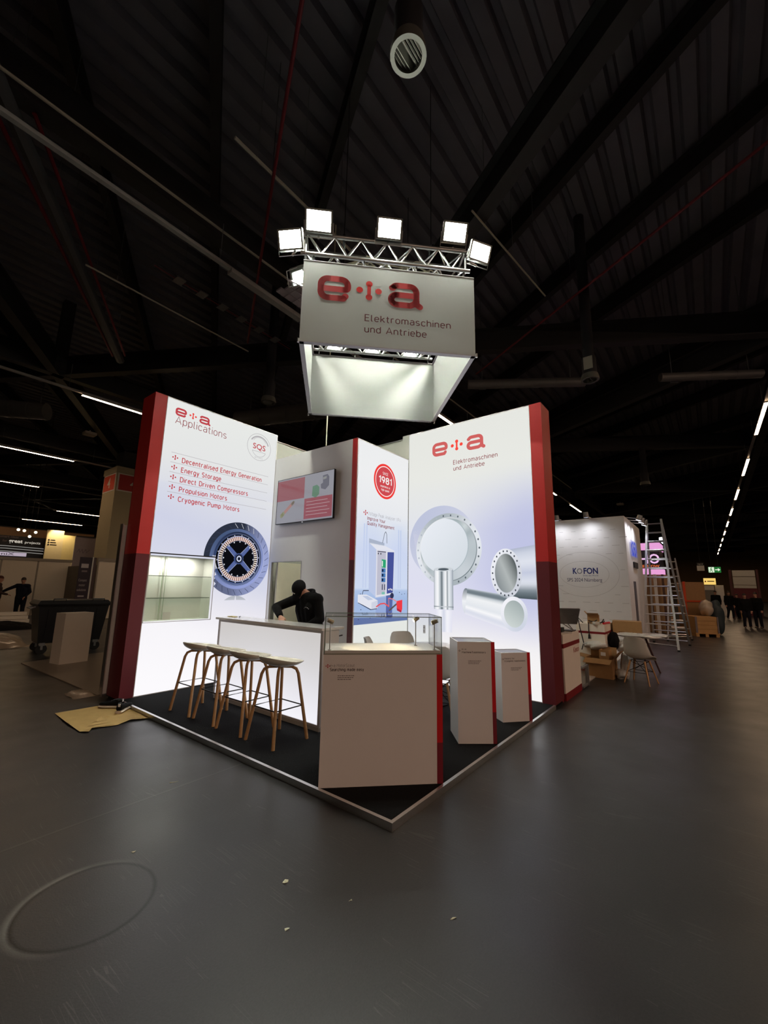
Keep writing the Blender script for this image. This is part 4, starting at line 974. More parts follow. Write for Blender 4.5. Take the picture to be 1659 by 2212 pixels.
# ---- hanging sign, trusses and floodlights
SC = V((2.18,1.95,0)); S = 1.12; E1 = V((.70711,-.70711,0)); E2 = V((.70711,.70711,0)); ZB, ZT = 4.5, 5.625
FP = SC-E2*S+V((0,0,ZB)); UZ = V((0,0,1))
t = thing('hanging_sign', 'square white sign box hung from the roof above the booth', 'sign', SC+V((0,0,ZB)))
M_SIGN = mat('white_sign_fabric', (226,230,226), .6, noise=.02)
_nt = M_SIGN.node_tree; _tr = _nt.nodes.new('ShaderNodeBsdfTranslucent'); _tr.inputs[0].default_value = (.82,.84,.81,1); _mx = _nt.nodes.new('ShaderNodeMixShader'); _mx.inputs[0].default_value = .45
_nt.links.new(_nt.nodes['Principled BSDF'].outputs[0], _mx.inputs[1]); _nt.links.new(_tr.outputs[0], _mx.inputs[2]); _nt.links.new(_mx.outputs[0], _nt.nodes['Material Output'].inputs[0])
H_ = ZT-ZB
for nm, o, a, b in (('front', FP, E1, E2), ('back', FP+E2*2*S, -E1, -E2), ('left', FP-E1*S+E2*S, -E2, E1), ('right', FP+E1*S+E2*S, E2, -E1)):
    MB().obox(o, a, b, UZ, (-S+(.0 if nm in ('front','back') else .012),0,.0), (S-(.0 if nm in ('front','back') else .012),.006,H_)).build('fabric_panel', M_SIGN, t)
    MB().obox(o, a, b, UZ, (-S,-.004,-.012), (S,.055,.0)).build('bottom_profile', mat('white_profile', (214,212,216), .4), t)
    MB().obox(o, a, b, UZ, (-S,-.004,H_), (S,.034,H_+.008)).build('top_profile', MATS['white_profile'], t)
for sa, sb in ((-1,-1),(1,-1),(-1,1),(1,1)):
    q = SC+E1*sa*(S+.01)+E2*sb*(S+.01)+V((0,0,ZB-.01)); MB().tube([q-UZ*.02, q+UZ*.03], .014, 8).build('corner_pin', M_ALU, t)
for oy in (.04, 2*S-.05):
    for x in (-1.0,-.35,.35,1.0):
        q = FP+E1*x+E2*oy; MB().tube([V((q.x,q.y,ZT)), V((q.x,q.y,5.76))], .008, 6).build('hanging_strap', M_BLKST, t)
PLS = Pl(FP, E1, UZ, -E2)
logo(PLS, -.93, .585, .353, t, M_INKR, M_INKR2, 1.0)
M_BRN = mat('dark_maroon_ink', (112,44,50), .5)
dtext('subtitle', PLS, -.325, .342, .10, 'Elektromaschinen', M_BRN, t, 1.12, .125); dtext('subtitle', PLS, -.325, .185, .10, 'und Antriebe', M_BRN, t, .80, .125)
def truss(label, off, x0=-1.17, x1=1.08, z0=5.76, d=.29):
    o = FP+E2*off; o.z = 0; t = thing('lighting_truss', label, 'truss', o+V((0,0,z0)))
    pt = lambda x, a, b: o+E1*x+E2*(a*d)+V((0,0,z0+b*d))
    for a in (0,1):
        for b in (0,1):
            MB().tube([pt(x0,a,b), pt(x1,a,b)], .0255, 12).build('chord', M_TRUSS, t, smooth=40)
    n_ = 6; st_ = (x1-x0-.16)/n_; xs = x0+.08
    for face in range(4):
        for i in range(n_):
            xa, xm, xb = xs+i*st_, xs+(i+.5)*st_, xs+(i+1)*st_
            A, B = {0: ((0,0),(0,1)), 1: ((1,0),(1,1)), 2: ((0,0),(1,0)), 3: ((0,1),(1,1))}[face]
            if face in (0, 1): A, B = B, A
            MB().tube([pt(xa,*A), pt(xm,*B)], .011, 7).build('brace', M_TRUSS, t, smooth=40); MB().tube([pt(xm,*B), pt(xb,*A)], .011, 7).build('brace', M_TRUSS, t, smooth=40)
    for x in (x0+.06, x1-.06):
        for A, B in (((0,0),(0,1)), ((1,0),(1,1)), ((0,0),(1,0)), ((0,1),(1,1))): MB().tube([pt(x,*A), pt(x,*B)], .016, 8).build('end_post', M_TRUSS, t, smooth=40)
    for x in (-.62, .58):
        MB().tube([pt(x,.5,1), pt(x,.5,1)+V((0,0,9.0-z0-d))], .006, 6).build('hanging_wire', M_BLKST, t)
        MB().tube([pt(x,.0,1), pt(x,.1,1.25), pt(x,.5,1.6), pt(x,.9,1.25), pt(x,1,1)], .018, 8).build('sling', M_BLACK, t)
    return t
truss('front aluminium truss carrying three floodlights above the sign panel', .04)
truss('rear aluminium truss seen through the open bottom of the sign', 2*S-.34, z0=5.715)
for x in (-1.0, .95):
    q0 = FP+E1*x+E2*.2; q1 = FP+E1*x+E2*(2*S-.2)
    tag(MB().bar((q0.x,q0.y,5.72), (q1.x,q1.y,5.72), .05, .05).build('spreader_bar', M_TRUSS), 'aluminium bar joining the two trusses on the sign\'s %s side' % ('left' if x < 0 else 'right'), 'bar')
for i in range(7):
    pts = []; x = -1.0+R.uniform(0, .3)+.12*i; a = R.uniform(.25, .75)
    for k in range(9): pts.append(FP+E1*(x+.11*k)+E2*(.04+.29*(a+.25*math.sin(k*1.1+i)))+V((0,0,1.275+.07*abs(math.sin(k*.9+i*2)))))
    o = MB().tube(pts, .009, 6).build('power_cable', mat('pale_cable', (214,212,184), .5), None, smooth=40)
    tag(o, 'pale power cable looped loosely inside the front truss', 'cable', 'cables in the front truss')
M_FLENS = emit('flood_lens', (252, 255, 240), L_FLOOD, light=True)
M_FHOUS = mat('grey_flood_housing', (176,182,176), .4, .2)
M_FLENS2 = emit('bright_flood_lens', (252, 255, 240), L_FLOOD_IN, light=True)
def flood(label, c, face, up, parent_pt, sc_=1., lens=None):
    c = V(c); f = V(face).normalized(); s_ = f.cross(V(up)).normalized(); u_ = s_.cross(f)
    t = thing('floodlight', label, 'floodlight', c)
    a, b = .165*sc_, .125*sc_
    MB().obox(c, s_, u_, f, (-a,-b,-.05), (a,b,.0)).build('housing', M_FHOUS, t)
    fr = MB()
    for p0, p1 in (((-a,-b,0),(a,-b+.022,.012)), ((-a,b-.022,0),(a,b,.012)), ((-a,-b,0),(-a+.022,b,.012)), ((a-.022,-b,0),(a,b,.012))): fr.obox(c, s_, u_, f, p0, p1)
    fr.build('frame', M_FHOUS, t)
    MB().obox(c, s_, u_, f, (-a+.022,-b+.022,.001), (a-.022,b-.022,.004)).build('lens', lens or M_FLENS, t)
    fin = MB()
    for k in range(7): fin.obox(c, s_, u_, f, (-a*.8+k*a*.26,-b*.8,-.075), (-a*.8+k*a*.26+.006,b*.8,-.05))
    fin.build('cooling_fins', M_FHOUS, t)
    e_ = c-u_*(b+.05)
    MB().tube([c+s_*(a+.012)-f*.02, e_+s_*(a+.012)-f*.02, e_-s_*(a+.012)-f*.02, c-s_*(a+.012)-f*.02], .007, 6).build('bracket', M_ALU, t)
    MB().tube([e_-f*.02, V(parent_pt)], .016, 8).build('clamp_arm', M_ALU, t)
dn = V((0,0,-.62))
def sp(x, z, off=0): return FP+E1*x-E2*off+V((0,0,z))
flood('floodlight on the truss at top left, tallest of the row', sp(-.95,1.625,.10), -E2+dn, UZ, sp(-.95,1.57,-.05), 1.05)
flood('floodlight standing in the middle of the front truss', sp(-.04,1.635,.10), -E2+dn, UZ, sp(-.04,1.57,-.05))
flood('floodlight on the truss top, right of the middle one', sp(.84,1.70,.10), -E2+dn, UZ, sp(.84,1.57,-.05))
flood('floodlight clamped low outside the left truss end', sp(-1.30,1.38,.02), -E2-E1*.25+dn*.8, UZ, sp(-1.17,1.40,-.05), .98)
flood('floodlight clamped low outside the right truss end', sp(1.21,1.52,.02), -E2+E1*.25+dn*.8, UZ, sp(1.08,1.42,-.05), .95)
for sd, nm in ((-1,'left'), (1,'right')):
    for off, nn in ((-.38 if sd < 0 else -.15,'front'),):
        q = SC+E1*sd*(S+.14)+E2*off
        flood('side floodlight leaning inward over the sign\'s %s edge' % nm, q+V((0,0,5.97)), -E1*sd*.55+V((0,0,-1)), UZ, SC+E1*sd*(S-.12)+E2*off+V((0,0,5.74)), .9, M_FLENS2)
for x, nm in ((-.72,'left'), (-.02,'middle'), (.70,'right')):
    flood('%s floodlight glowing on the rear truss behind the sign' % nm, FP+E1*x+E2*(2*S+.08)+V((0,0,1.37)), E2*.28+V((0,0,-1)), UZ, FP+E1*x+E2*(2*S-.04)+V((0,0,1.50)), .95)
tag(MB().tube([(2.84,3.76,PF), (2.84,3.76,9.0)], .012, 6).build('drop_cable', mat('pale_cable', (214,212,184), .5)), 'single pale cable dropping behind the sign into the cabin', 'cable')
# ================================================================ people
def person(label, loc, rz, h, top, legs, over=None, voxel=.02, hair=M_HAIR, cap=False, group=None, hands=True, shoe=M_BLACK, tuck=0):
    """one continuous body (skin) with clothing as children; local +x is the way the figure faces, +y its left"""
    t = thing('person', label, 'person', loc, rz, group); k = h/1.75; W = WM[t.name]
    J = dict(head=(.03,0,1.635), neck=(.0,0,1.47), chest=(0,0,1.27), waist=(0,0,1.06), pelvis=(0,0,.95),
             shl=(0,.185,1.42), ell=(-.02,.235,1.13), wrl=(.05,.24,.88), shr=(0,-.185,1.42), elr=(-.02,-.235,1.13), wrr=(.05,-.24,.88),
             hipl=(0,.095,.92), knl=(.02,.105,.50), anl=(-.02,.11,.085), hipr=(0,-.095,.92), knr=(.02,-.105,.50), anr=(-.02,-.11,.085), look=(1,0,-.05))
    J.update(over or {})
    q = {a: V(b)*k for a, b in J.items()}; look = V(J['look']).normalized()
    side = V((0,0,1)).cross(look).normalized(); upv = look.cross(side)
    P_ = lambda p: W @ p
    def ch(mb, names, rs): mb.chain([P_(q[n]) for n in names], [r*k for r in rs])
    def torso(mb, e=0.):
        for sy in (-.075, 0, .075):
            o = V((0, sy*k, 0)); mb.chain([P_(q['pelvis']+o), P_(q['waist']+o*.9), P_(q['chest']+o*1.15)], [(.105+e)*k, (.098+e)*k, (.108+e)*k])
        mb.capsule(P_(q['shl']), (.062+e)*k, P_(q['shr']), (.062+e)*k); mb.capsule(P_(q['chest']), (.10+e)*k, P_(q['neck']-V((0,0,.05*k))), (.075+e)*k)
    hd = q['head']; rot = W.to_3x3() @ Matrix((look, side, upv)).transposed()
    hp = lambda x, y, z: P_(hd)+rot @ (V((x,y,z))*k)
    b = MB(); torso(b)
    ch(b, ('neck','head'), (.056,.058))
    b.ball(hp(0,0,.02), V((.096,.076,.108))*k, rot=rot); b.ball(hp(.025,0,-.055), V((.066,.056,.062))*k, rot=rot)
    b.capsule(hp(.088,0,.015), .010*k, hp(.108,0,-.022), .015*k); b.capsule(hp(.078,-.02,-.062), .009*k, hp(.078,.02,-.062), .009*k)
    for s_ in (-1,1): b.ball(hp(-.005,s_*.077,-.005), V((.020,.010,.032))*k, rot=rot)
    for s_ in ('l','r'):
        ch(b, ('sh'+s_,'el'+s_,'wr'+s_), (.052,.042,.030)); ch(b, ('hip'+s_,'kn'+s_,'an'+s_), (.088,.058,.042))
        a = q['an'+s_]; b.chain([P_(a-V((.04,0,.045))*k), P_(a+V((.06,0,-.045))*k), P_(a+V((.16,.0,-.055))*k)], [.04*k,.042*k,.03*k])
        # palm, four fingers of unequal length and a thumb leaving the side of the palm
        w0 = q['wr'+s_]; d = (w0-q['el'+s_]).normalized()
        if 'hand'+s_ in J: d = V(J['hand'+s_]).normalized()
        pn = V((0,1,0)) if abs(d.y) < .8 else V((1,0,0))
        ac = d.cross(V((0,0,1)) if abs(d.z) < .8 else V((1,0,0))).normalized(); nn = ac.cross(d).normalized()
        if 'handd'+s_ in J: nn = V(J['handd'+s_])
        for c_ in (-.025,0,.025): b.capsule(P_(w0+d*.01*k), .022*k, P_(w0+d*.085*k+ac*c_*k), .015*k)
        for i, ln in enumerate((.068,.078,.072,.056)):
            c_ = (-.033+.022*i)*k; p0 = w0+d*.085*k+ac*c_; p1 = p0+d*ln*.55*k-nn*.012*k; p2 = p1+d*ln*.38*k-nn*.03*k
            b.chain([P_(p0), P_(p1), P_(p2)], [.0105*k,.0095*k,.008*k], 8)
        sg = -1 if s_ == 'l' else 1
        p0 = w0+d*.03*k+ac*(-sg*.024*k); b.chain([P_(p0), P_(p0+d*.035*k+ac*(-sg*.03*k)-nn*.01*k), P_(p0+d*.066*k+ac*(-sg*.036*k)-nn*.024*k)], [.014*k,.011*k,.009*k], 8)
    fuse(b, 'body', M_SKIN, t, voxel)
    # clothing
    b = MB(); torso(b, .024); b.capsule(P_(q['pelvis']+V((0,.03,-.02))*k), .135*k, P_(q['pelvis']+V((0,-.03,-.02))*k), .135*k)
    for s_ in ('l','r'):
        wc = q['wr'+s_].lerp(q['el'+s_], .06); b.chain([P_(q['sh'+s_]), P_(q['el'+s_]), P_(wc)], [.074*k,.062*k,.046*k])
    if cap:
        ring = [P_(q['neck']+V((.075*math.cos(a)-.012,.092*math.sin(a),.02+.04*(-math.cos(a))))*k) for a in [2*PI*i/12 for i in range(13)]]
        b.chain(ring, [.028*k]*13, 8)
        bk = q['neck']+V((-.11,0,-.03))*k; b.ball(P_(bk), V((.06,.11,.075))*k)
    else: b.capsule(P_(q['neck']-V((0,0,.05*k))), .082*k, P_(q['neck']-V((0,0,.0))*k), .066*k)
    o = fuse(b, 'hooded_jumper' if cap else 'jumper', top, t, voxel, 5)
    b = MB()
    for s_ in ('l','r'): b.chain([P_(q['hip'+s_]), P_(q['kn'+s_]), P_(q['an'+s_])], [.110*k,.078*k,.066*k])
    b.capsule(P_(q['hipl']), .112*k, P_(q['hipr']), .112*k)
    fuse(b, 'trousers', legs, t, voxel, 4)
    for s_ in ('l','r'):
        a = q['an'+s_]; b = MB().chain([P_(a-V((.045,0,.038))*k), P_(a+V((.06,0,-.042))*k), P_(a+V((.17,.0,-.050))*k)], [.046*k,.045*k,.034*k]); fuse(b, 'shoe', shoe, t, voxel, 3)
    if cap:
        c = MB(); c.ball(hp(-.012,0,.045), V((.112,.092,.098))*k, 20, 12, rot=rot); c.f = [f for f in c.f if (lambda q_: q_.z > .012*k+.55*min(0, q_.x+.02*k))(rot.inverted() @ (sum((c.v[i] for i in f), V())/len(f)-hp(0,0,0)))]; c.mi = [0]*len(c.f)
        cc = c.build('cap', M_HOOD, t, smooth=True)
        md = cc.modifiers.new('s', 'SOLIDIFY'); md.thickness = .006
        pk = MB(); n_ = 10; vs_ = []
        for i in range(n_+1):
            a = -1.15+2.3*i/n_; vs_ += [hp(-.012+.108*math.cos(a), .088*math.sin(a), .022), hp(.03+.15*math.cos(a*.9), .086*math.sin(a), .0)]
        pk.add(vs_, [(2*i,2*i+2,2*i+3,2*i+1) for i in range(n_)]); pq = pk.build('cap_peak', M_HOOD, cc, smooth=True); md = pq.modifiers.new('s', 'SOLIDIFY'); md.thickness = .006
        return t, hp, rot
    hb = MB(); hb.ball(hp(-.014,0,.042), V((.106,.085,.104))*k, 16, 10, rot=rot); hb.f = [f for f in hb.f if (lambda c: c.z > .045*k or c.x < -.03*k)(rot.inverted() @ (sum((hb.v[i] for i in f), V())/len(f)-hp(0,0,0)))]; hb.mi = [0]*len(hb.f)
    hb.build('hair', hair, t, smooth=True)
    eb = MB()
    for s_ in (-1,1): eb.ball(hp(.086,s_*.03,.018), V((.008,.012,.007))*k, 8, 6, rot=rot)
    eb.build('eyes', M_BLACK, t)
    return t, hp, rot
loc = V((1.70,2.70,PF))
def wl(x, y, z): return (loc.x-x, loc.y-y, z-PF)      # world point to this figure's own frame (it faces -x)
t, hp, rot = person('person in black hoodie and black cap leaning over the bar counter', loc, PI, 1.75, M_HOOD, M_JEANS,
    dict(head=wl(1.52,2.76,1.475), neck=wl(1.60,2.70,1.415), chest=wl(1.63,2.69,1.22), waist=wl(1.67,2.69,1.05), pelvis=wl(1.70,2.70,.95),
         shl=wl(1.615,2.505,1.355), ell=wl(1.60,2.42,1.10), wrl=wl(1.40,2.52,.98), shr=wl(1.60,2.89,1.355), elr=wl(1.34,3.03,1.235), wrr=wl(1.235,2.80,1.135),
         handr=(.30,.55,-.22), look=(.62,.06,-.78)), voxel=.0085, cap=True)
PLH = Pl(hp(.088,-.012,.05), rot @ V((-.35,.93,0)).normalized(), rot @ V((-.45,0,.9)).normalized(), rot @ V((.9,.3,.4)).normalized())
pc = [c for c in t.children if c.name.startswith('cap')][0]
# stitched mark on the cap and on the chest
p = Print(Pl(hp(.0,0,0), rot @ V((0,1,0)), rot @ V((0,0,1)), rot @ V((1,0,0))))
b = MB()
for i, (a, z) in enumerate(((-.75,.055),(-.55,.062),(-.35,.058),(-.15,.064),(.02,.056))):
    c = hp(-.012+.116*math.cos(a), .096*math.sin(a), z); b.ball(c, .0065 if i % 2 else .0085, 6, 5)
b.build('stitched_mark', mat('white_thread', (230,230,230), .7), pc)
hood = [c for c in t.children if c.name.startswith('hooded')][0]
b = MB()
for i, (dy, dz) in enumerate(((-.05,.0),(-.025,.012),(0,.014),(.025,.008),(.045,-.004),(-.012,-.012),(.014,-.014))): b.ball((1.503+.004*abs(i-3),2.60-dy,1.235+dz), .006, 6, 5)
b.build('chest_mark', mat('white_thread', (230,230,230), .7), hood)
# ================================================================ things on the floor at the left
t = thing('packing_paper', 'torn sheet of brown packing paper on the floor under the shoes', 'paper', (-.3,3.95,0))
cn = [(-.633,4.493),(-.10,4.42),(.0,4.10),(-.004,3.47),(-.17,3.56),(-.33,3.50),(-.55,3.56),(-.60,3.47),(-.66,3.55),(-.66,4.0)]
cx, cy_ = -.33, 3.97; vs = []; fs = []; nr = 8
for j in range(nr+1):
    for i, (x, y) in enumerate(cn):
        f = j/nr; vs.append((cx+(x-cx)*f, cy_+(y-cy_)*f, .004+(.010*abs(math.sin(i*2.3+j*1.7)) if j < nr else .002+.012*abs(math.sin(i*1.9)))))
for j in range(nr):
    for i in range(len(cn)): k = (i+1) % len(cn); fs.append((j*10+i, j*10+k, j*10+10+k, j*10+10+i))
MB().add(vs, fs).build('sheet', mat('brown_kraft_paper', (190,158,98), .85, noise=.12, scale=9), t, smooth=True)
def shoe(label, loc, rz, tilt=0):
    t = thing('trainer_shoe', label, 'shoe', loc, rz, 'pair of trainers')
    secs = [(-.135,.032,.075),(-.11,.038,.085),(-.05,.036,.075),(.0,.040,.062),(.06,.046,.05),(.11,.043,.042),(.145,.028,.032)]
    def loft(zs, wf, name, mt, z0):
        vs = []; n = 12
        for x, wd, hh in secs:
            for i in range(n):
                a = 2*PI*i/n; vs.append((x*(1.0 if wf <= 1 else 1.05), wd*wf*math.cos(a), z0+(hh if zs is None else zs)*.5*(1+math.sin(a))*(1) if math.sin(a) > -.99 else z0))
        fs = [(j*n+i, j*n+(i+1) % n, (j+1)*n+(i+1) % n, (j+1)*n+i) for j in range(len(secs)-1) for i in range(n)]
        fs += [tuple(range(n)), tuple((len(secs)-1)*n+i for i in range(n))]
        MB().add(vs, fs).build(name, mt, t, world=False, smooth=60)
    loft(None, 1, 'upper', M_HOOD, .024); loft(.032, 1.12, 'sole', mat('cream_rubber', (222,206,186), .6), 0)
    MB().lathe([(.026,.098),(.034,.104),(.036,.094)], (-.085,0,0), 14).build('collar', M_BLACK, t, world=False)
    MB().box((-.139,-.012,.075), (-.130,.012,.105)).build('heel_tab', mat('white_thread', (230,230,230), .7), t, world=False)
    for i in range(4): MB().box((-.03+.024*i,-.022,.092-.009*i), (-.022+.024*i,.022,.096-.009*i)).build('lace', mat('grey_lace', (90,88,90), .7), t, world=False)
    return t
shoe('black trainer with cream sole lying lengthwise on the brown paper', (-.13,4.23,.014), math.radians(125)); shoe('black trainer with cream sole standing heel-on beside the booth edge', (-.075,4.0,.014), math.radians(45))
M_SLAB = mat('grey_laminate_floor', (150,140,126), .35, noise=.08, scale=2)
tag(MB().prism([(-.12,8.6),(-.03,5.02),(3.2,5.02),(3.2,8.9),(.9,8.9)], (0,0,0), (1,0,0), (0,1,0), (0,0,1), .0, .014).build('booth_floor', M_SLAB), 'pale grey laminate floor of the neighbouring booth at left', 'floor panel')
t = thing('neighbour_wall', 'white wall panel of the neighbouring booth behind the left red edge', 'partition', (1.1,4.88,0))
MB().box((-.035,4.84,.055), (3.0,4.93,2.355)).build('board', M_WHITE, t); MB().box((-.03,4.85,.014), (3.0,4.92,.055)).build('foot_rail', M_ALU, t); MB().box((-.045,4.835,.055), (-.034,4.935,2.37)).build('edge_strip', M_ALU, t)
t = thing('white_plinth', 'plain white plinth box standing before the black waste container', 'plinth', (.5,8.05,.014))
o = V((.273,7.888,0)); u = V((.985,.17,0)).normalized(); n = V((-.17,.985,0)).normalized()
M_PLIN = mat('ivory_board', (238,230,216), .55, noise=.03)
MB().obox(o, u, n, (0,0,1), (0,0,.014), (.49,.012,.925)).build('front_panel', M_PLIN, t); MB().obox(o, u, n, (0,0,1), (0,.012,.014), (.012,.34,.925)).obox(o, u, n, (0,0,1), (.478,.012,.014), (.49,.34,.925)).build('side_panel', M_PLIN, t); MB().obox(o, u, n, (0,0,1), (-.0,0,.925), (.49,.34,.937)).build('top_panel', M_PLIN, t)
# waste container
t = thing('waste_container', 'large black wheeled waste container behind the white plinth', 'waste bin', (.9,9.9,0), math.radians(-4))
def frust(z0, z1, a0, b0, a1, b1):
    return [(-a0,-b0,z0),(a0,-b0,z0),(a0,b0,z0),(-a0,b0,z0),(-a1,-b1,z1),(a1,-b1,z1),(a1,b1,z1),(-a1,b1,z1)], [(0,3,2,1),(4,5,6,7),(0,1,5,4),(1,2,6,5),(2,3,7,6),(3,0,4,7)]
M_BIN = mat('black_bin_plastic', (26,26,28), .45, noise=.15)
MB().add(*frust(.22,1.0,.56,.33,.64,.46)).build('body', M_BIN, t, world=False)
MB().add(*frust(1.0,1.04,.66,.48,.68,.50)).build('rim', M_BIN, t, world=False); MB().add(*frust(1.04,1.12,.68,.50,.62,.42)).build('lid', M_BIN, t, world=False)
for x in (-.3,.42): MB().tube([(x-.11,-.43,1.09),(x-.11,-.45,1.15),(x+.11,-.45,1.15),(x+.11,-.43,1.09)], .014, 6).build('lid_handle', M_BIN, t, world=False)
for x in (-.44,-.22,0,.22,.44): MB().add(*[[(x-.03,-.47,.94),(x+.03,-.47,.94),(x+.03,-.36,.3),(x-.03,-.36,.3),(x-.03,-.44,.94),(x+.03,-.44,.94),(x+.03,-.32,.3),(x-.03,-.32,.3)], [(0,1,2,3),(4,7,6,5),(0,3,7,4),(1,5,6,2),(0,4,5,1),(3,2,6,7)]]).build('rib', M_BIN, t, world=False)
MB().tube([(-.66,-.2,.98),(-.74,-.2,.95),(-.74,.2,.95),(-.66,.2,.98)], .018, 8).build('trunnion', M_GALV, t, world=False)
for x in (-.48,.48):
    for y in (-.3,.3):
        wq = MB().tube([(x,y-.03,.10),(x,y+.03,.10)], .10, 18).build('wheel', mat('black_rubber', (20,20,20), .7), t, world=False, smooth=40)
        MB().box((x-.05,y-.045,.17), (x+.05,y+.045,.23)).box((x-.02,y-.045,.09), (x+.02,y-.035,.18)).box((x-.02,y+.035,.09), (x+.02,y+.045,.18)).build('fork', M_GALV, wq, world=False)
# film, boards and cloth on the floor at far left
def crumple(name, label, cat, c, rx, ry, h, mt, seed, n=34):
    rr = random.Random(seed); ph = [(rr.uniform(3, 14), rr.uniform(3, 14), rr.uniform(0, 6)) for _ in range(7)]
    vs = []; fs = []
    for j in range(n+1):
        for i in range(n+1):
            x, y = -1+2*i/n, -1+2*j/n; d = max(0, 1-(abs(x)**3+abs(y)**3))**.55
            z = h*d*(.62+.14*sum(abs(math.sin(a*x+b*y+p_)) for a, b, p_ in ph)/2.2*1.3)
            vs.append((c[0]+rx*x*(1+.06*math.sin(5*y)), c[1]+ry*y, c[2]+.003+z))
    for j in range(n):
        for i in range(n): a = j*(n+1)+i; fs.append((a,a+1,a+n+2,a+n+1))
    return tag(MB().add(vs, fs).build(name, mt, None, smooth=35), label, cat)
M_FILM = mat('crumpled_film', (190,178,160), .22, noise=.15, scale=5)
crumple('plastic_film', 'crumpled heap of clear plastic film on the floor at far left', 'plastic film', (-.35,12.0,0), .95, 1.0, .26, M_FILM, 3)
crumple('plastic_film', 'small scrap of plastic film by the foot of the left red edge', 'plastic film', (-.16,5.25,0), .13, .22, .05, M_FILM, 5, 16)
crumple('black_cloth', 'flat black cloth bundle behind the plastic film at far left', 'cloth', (.4,16.2,0), 1.3, .8, .22, M_HOOD, 8)
for i in range(3):
    z = .13*i; tag(MB().box((-1.2+.05*i,18.3+.1*i,z), (2.05-.03*i,18.75,z+.115)).build('white_board', M_PLIN), ('lowest','middle','topmost')[i]+' of three long white boards stacked beside the man at left', 'board', 'stacked white boards')
for i, (x, y, s_) in enumerate(((-.722,.164,.02),(-.917,-.087,.013),(-1.125,1.039,.012),(-.603,-.192,.008),(-.377,-.647,.016),(-.563,1.727,.03))):
    vs = [(x+s_*math.cos(a+i),y+s_*.6*math.sin(a+i*.7),.002+.004*(k % 2)) for k, a in enumerate((0,1.3,2.6,3.9,5.1))]
    tag(MB().add(vs+[(a,b,c-.002) for a, b, c in vs], [(0,1,2,3,4),(9,8,7,6,5)]+[(k,(k+1) % 5,5+(k+1) % 5,5+k) for k in range(5)]).build('paper_scrap', mat('scrap_paper', (220,222,196), .7)), 'tiny pale paper scrap on bare floor, '+('nearest the picture centre','the lower of two below the booth corner','left, above the round scuff mark','smallest, right of the scuff mark','right of centre, tall and thin','just left of the booth edge on a streak')[i], 'litter', 'paper scraps on the floor')
# partitions, banner, pillar
t = thing('partition_row', 'long beige exhibition partition behind the man at far left', 'partition', (1.5,21.9,0))
M_PART = mat('beige_partition_board', (230,218,198), .7, noise=.03)
for i in range(-4, 2):
    x = 1.60+1.24*i; MB().box((x+.03,21.9,.03), (x+1.21,21.93,2.38)).build('panel', M_PART, t); MB().box((x-.025,21.88,0), (x+.025,21.95,2.42)).build('post', mat('dull_aluminium', (150,140,126), .5, .4), t)
MB().box((-3.4,21.87,2.38), (4.1,21.96,2.50)).build('top_rail', MATS['dull_aluminium'], t)
t = thing('partition_row', 'beige partition reaching toward the left red edge, behind the dark banner', 'partition', (5.2,18.4,0))
for i in range(3):
    x = 3.98+1.0*i; MB().box((x+.03,18.2,.03), (x+.97,18.23,2.38)).build('panel', M_PART, t); MB().box((x-.025,18.18,0), (x+.025,18.25,2.42)).build('post', MATS['dull_aluminium'], t)
MB().box((3.95,18.17,2.38), (7,18.26,2.50)).build('top_rail', MATS['dull_aluminium'], t)
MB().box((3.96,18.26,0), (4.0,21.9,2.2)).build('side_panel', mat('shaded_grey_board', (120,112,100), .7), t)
t = thing('banner_stand', 'narrow dark purple banner stand with white lettering, above the waste container', 'banner', (2.6,15,0))
MB().box((2.41,15,.06), (2.77,15.02,2.34)).build('print_sheet', mat('dark_purple_vinyl', (46,22,34), .5), t); MB().box((2.77,14.99,.0), (2.81,15.2,2.36)).build('side_panel', M_PLIN, t); MB().box((2.81,15.0,.0), (2.90,15.2,2.34)).build('rear_panel', mat('brown_side', (90,66,60), .6), t); MB().box((2.38,14.9,0), (2.80,15.12,.06)).build('base', M_GALV, t)
PLN = Pl((0,14.995,0), (1,0,0), (0,0,1), (0,-1,0)); M_OFFW = mat('offwhite_ink', (214,200,196), .5)
flatmesh(Print(PLN).poly([(2.47,2.12),(2.68,2.12),(2.68,1.98),(2.47,1.98)], (0,0,0), 1), 'logo_patch', M_OFFW, t); flatmesh(Print(PLN).poly([(2.50,1.90),(2.66,1.90),(2.66,1.84),(2.50,1.84)], (0,0,0), 1), 'logo_patch', mat('dim_ink', (140,120,120), .5), t)
for i, s in enumerate(('Compact','motor','solutions')): text('lettering', PLN, 2.565, 1.53-.16*i, .085, s, M_OFFW, t, (.24,.18,.26)[i], align='C')
flatmesh(Print(PLN).poly([(2.48,1.06),(2.66,1.06),(2.66,1.02),(2.48,1.02)], (0,0,0), 1), 'logo_patch', M_OFFW, t)
t = thing('number_pillar', 'tall square hall pillar with red number 4 signs at its top', 'pillar', (7.0,25,0))
M_PIL = mat('khaki_pillar_paint', (188,176,144), .8, noise=.04)
MB().box((6.14,24,0), (8.0,25.85,7.6)).build('shaft', M_PIL, t); MB().box((6.10,23.96,7.6), (8.04,25.9,7.95)).build('capital', M_PIL, t); MB().box((6.5,24.4,7.95), (7.6,25.5,9.0)).build('steel_head', M_BEAM, t)
M_S4 = mat('light_side_sign_red', (222,74,40), .5); M_S4W = mat('sign_white', (232,226,216), .5)  # sign red as it looks on the lit face, put into the colour
s = MB().box((6.12,24.06,6.55), (6.14,25.8,7.58)).build('sign_board', M_S4W, t); MB().box((6.112,24.14,6.62), (6.12,25.72,7.51)).build('red_field', M_S4, s)
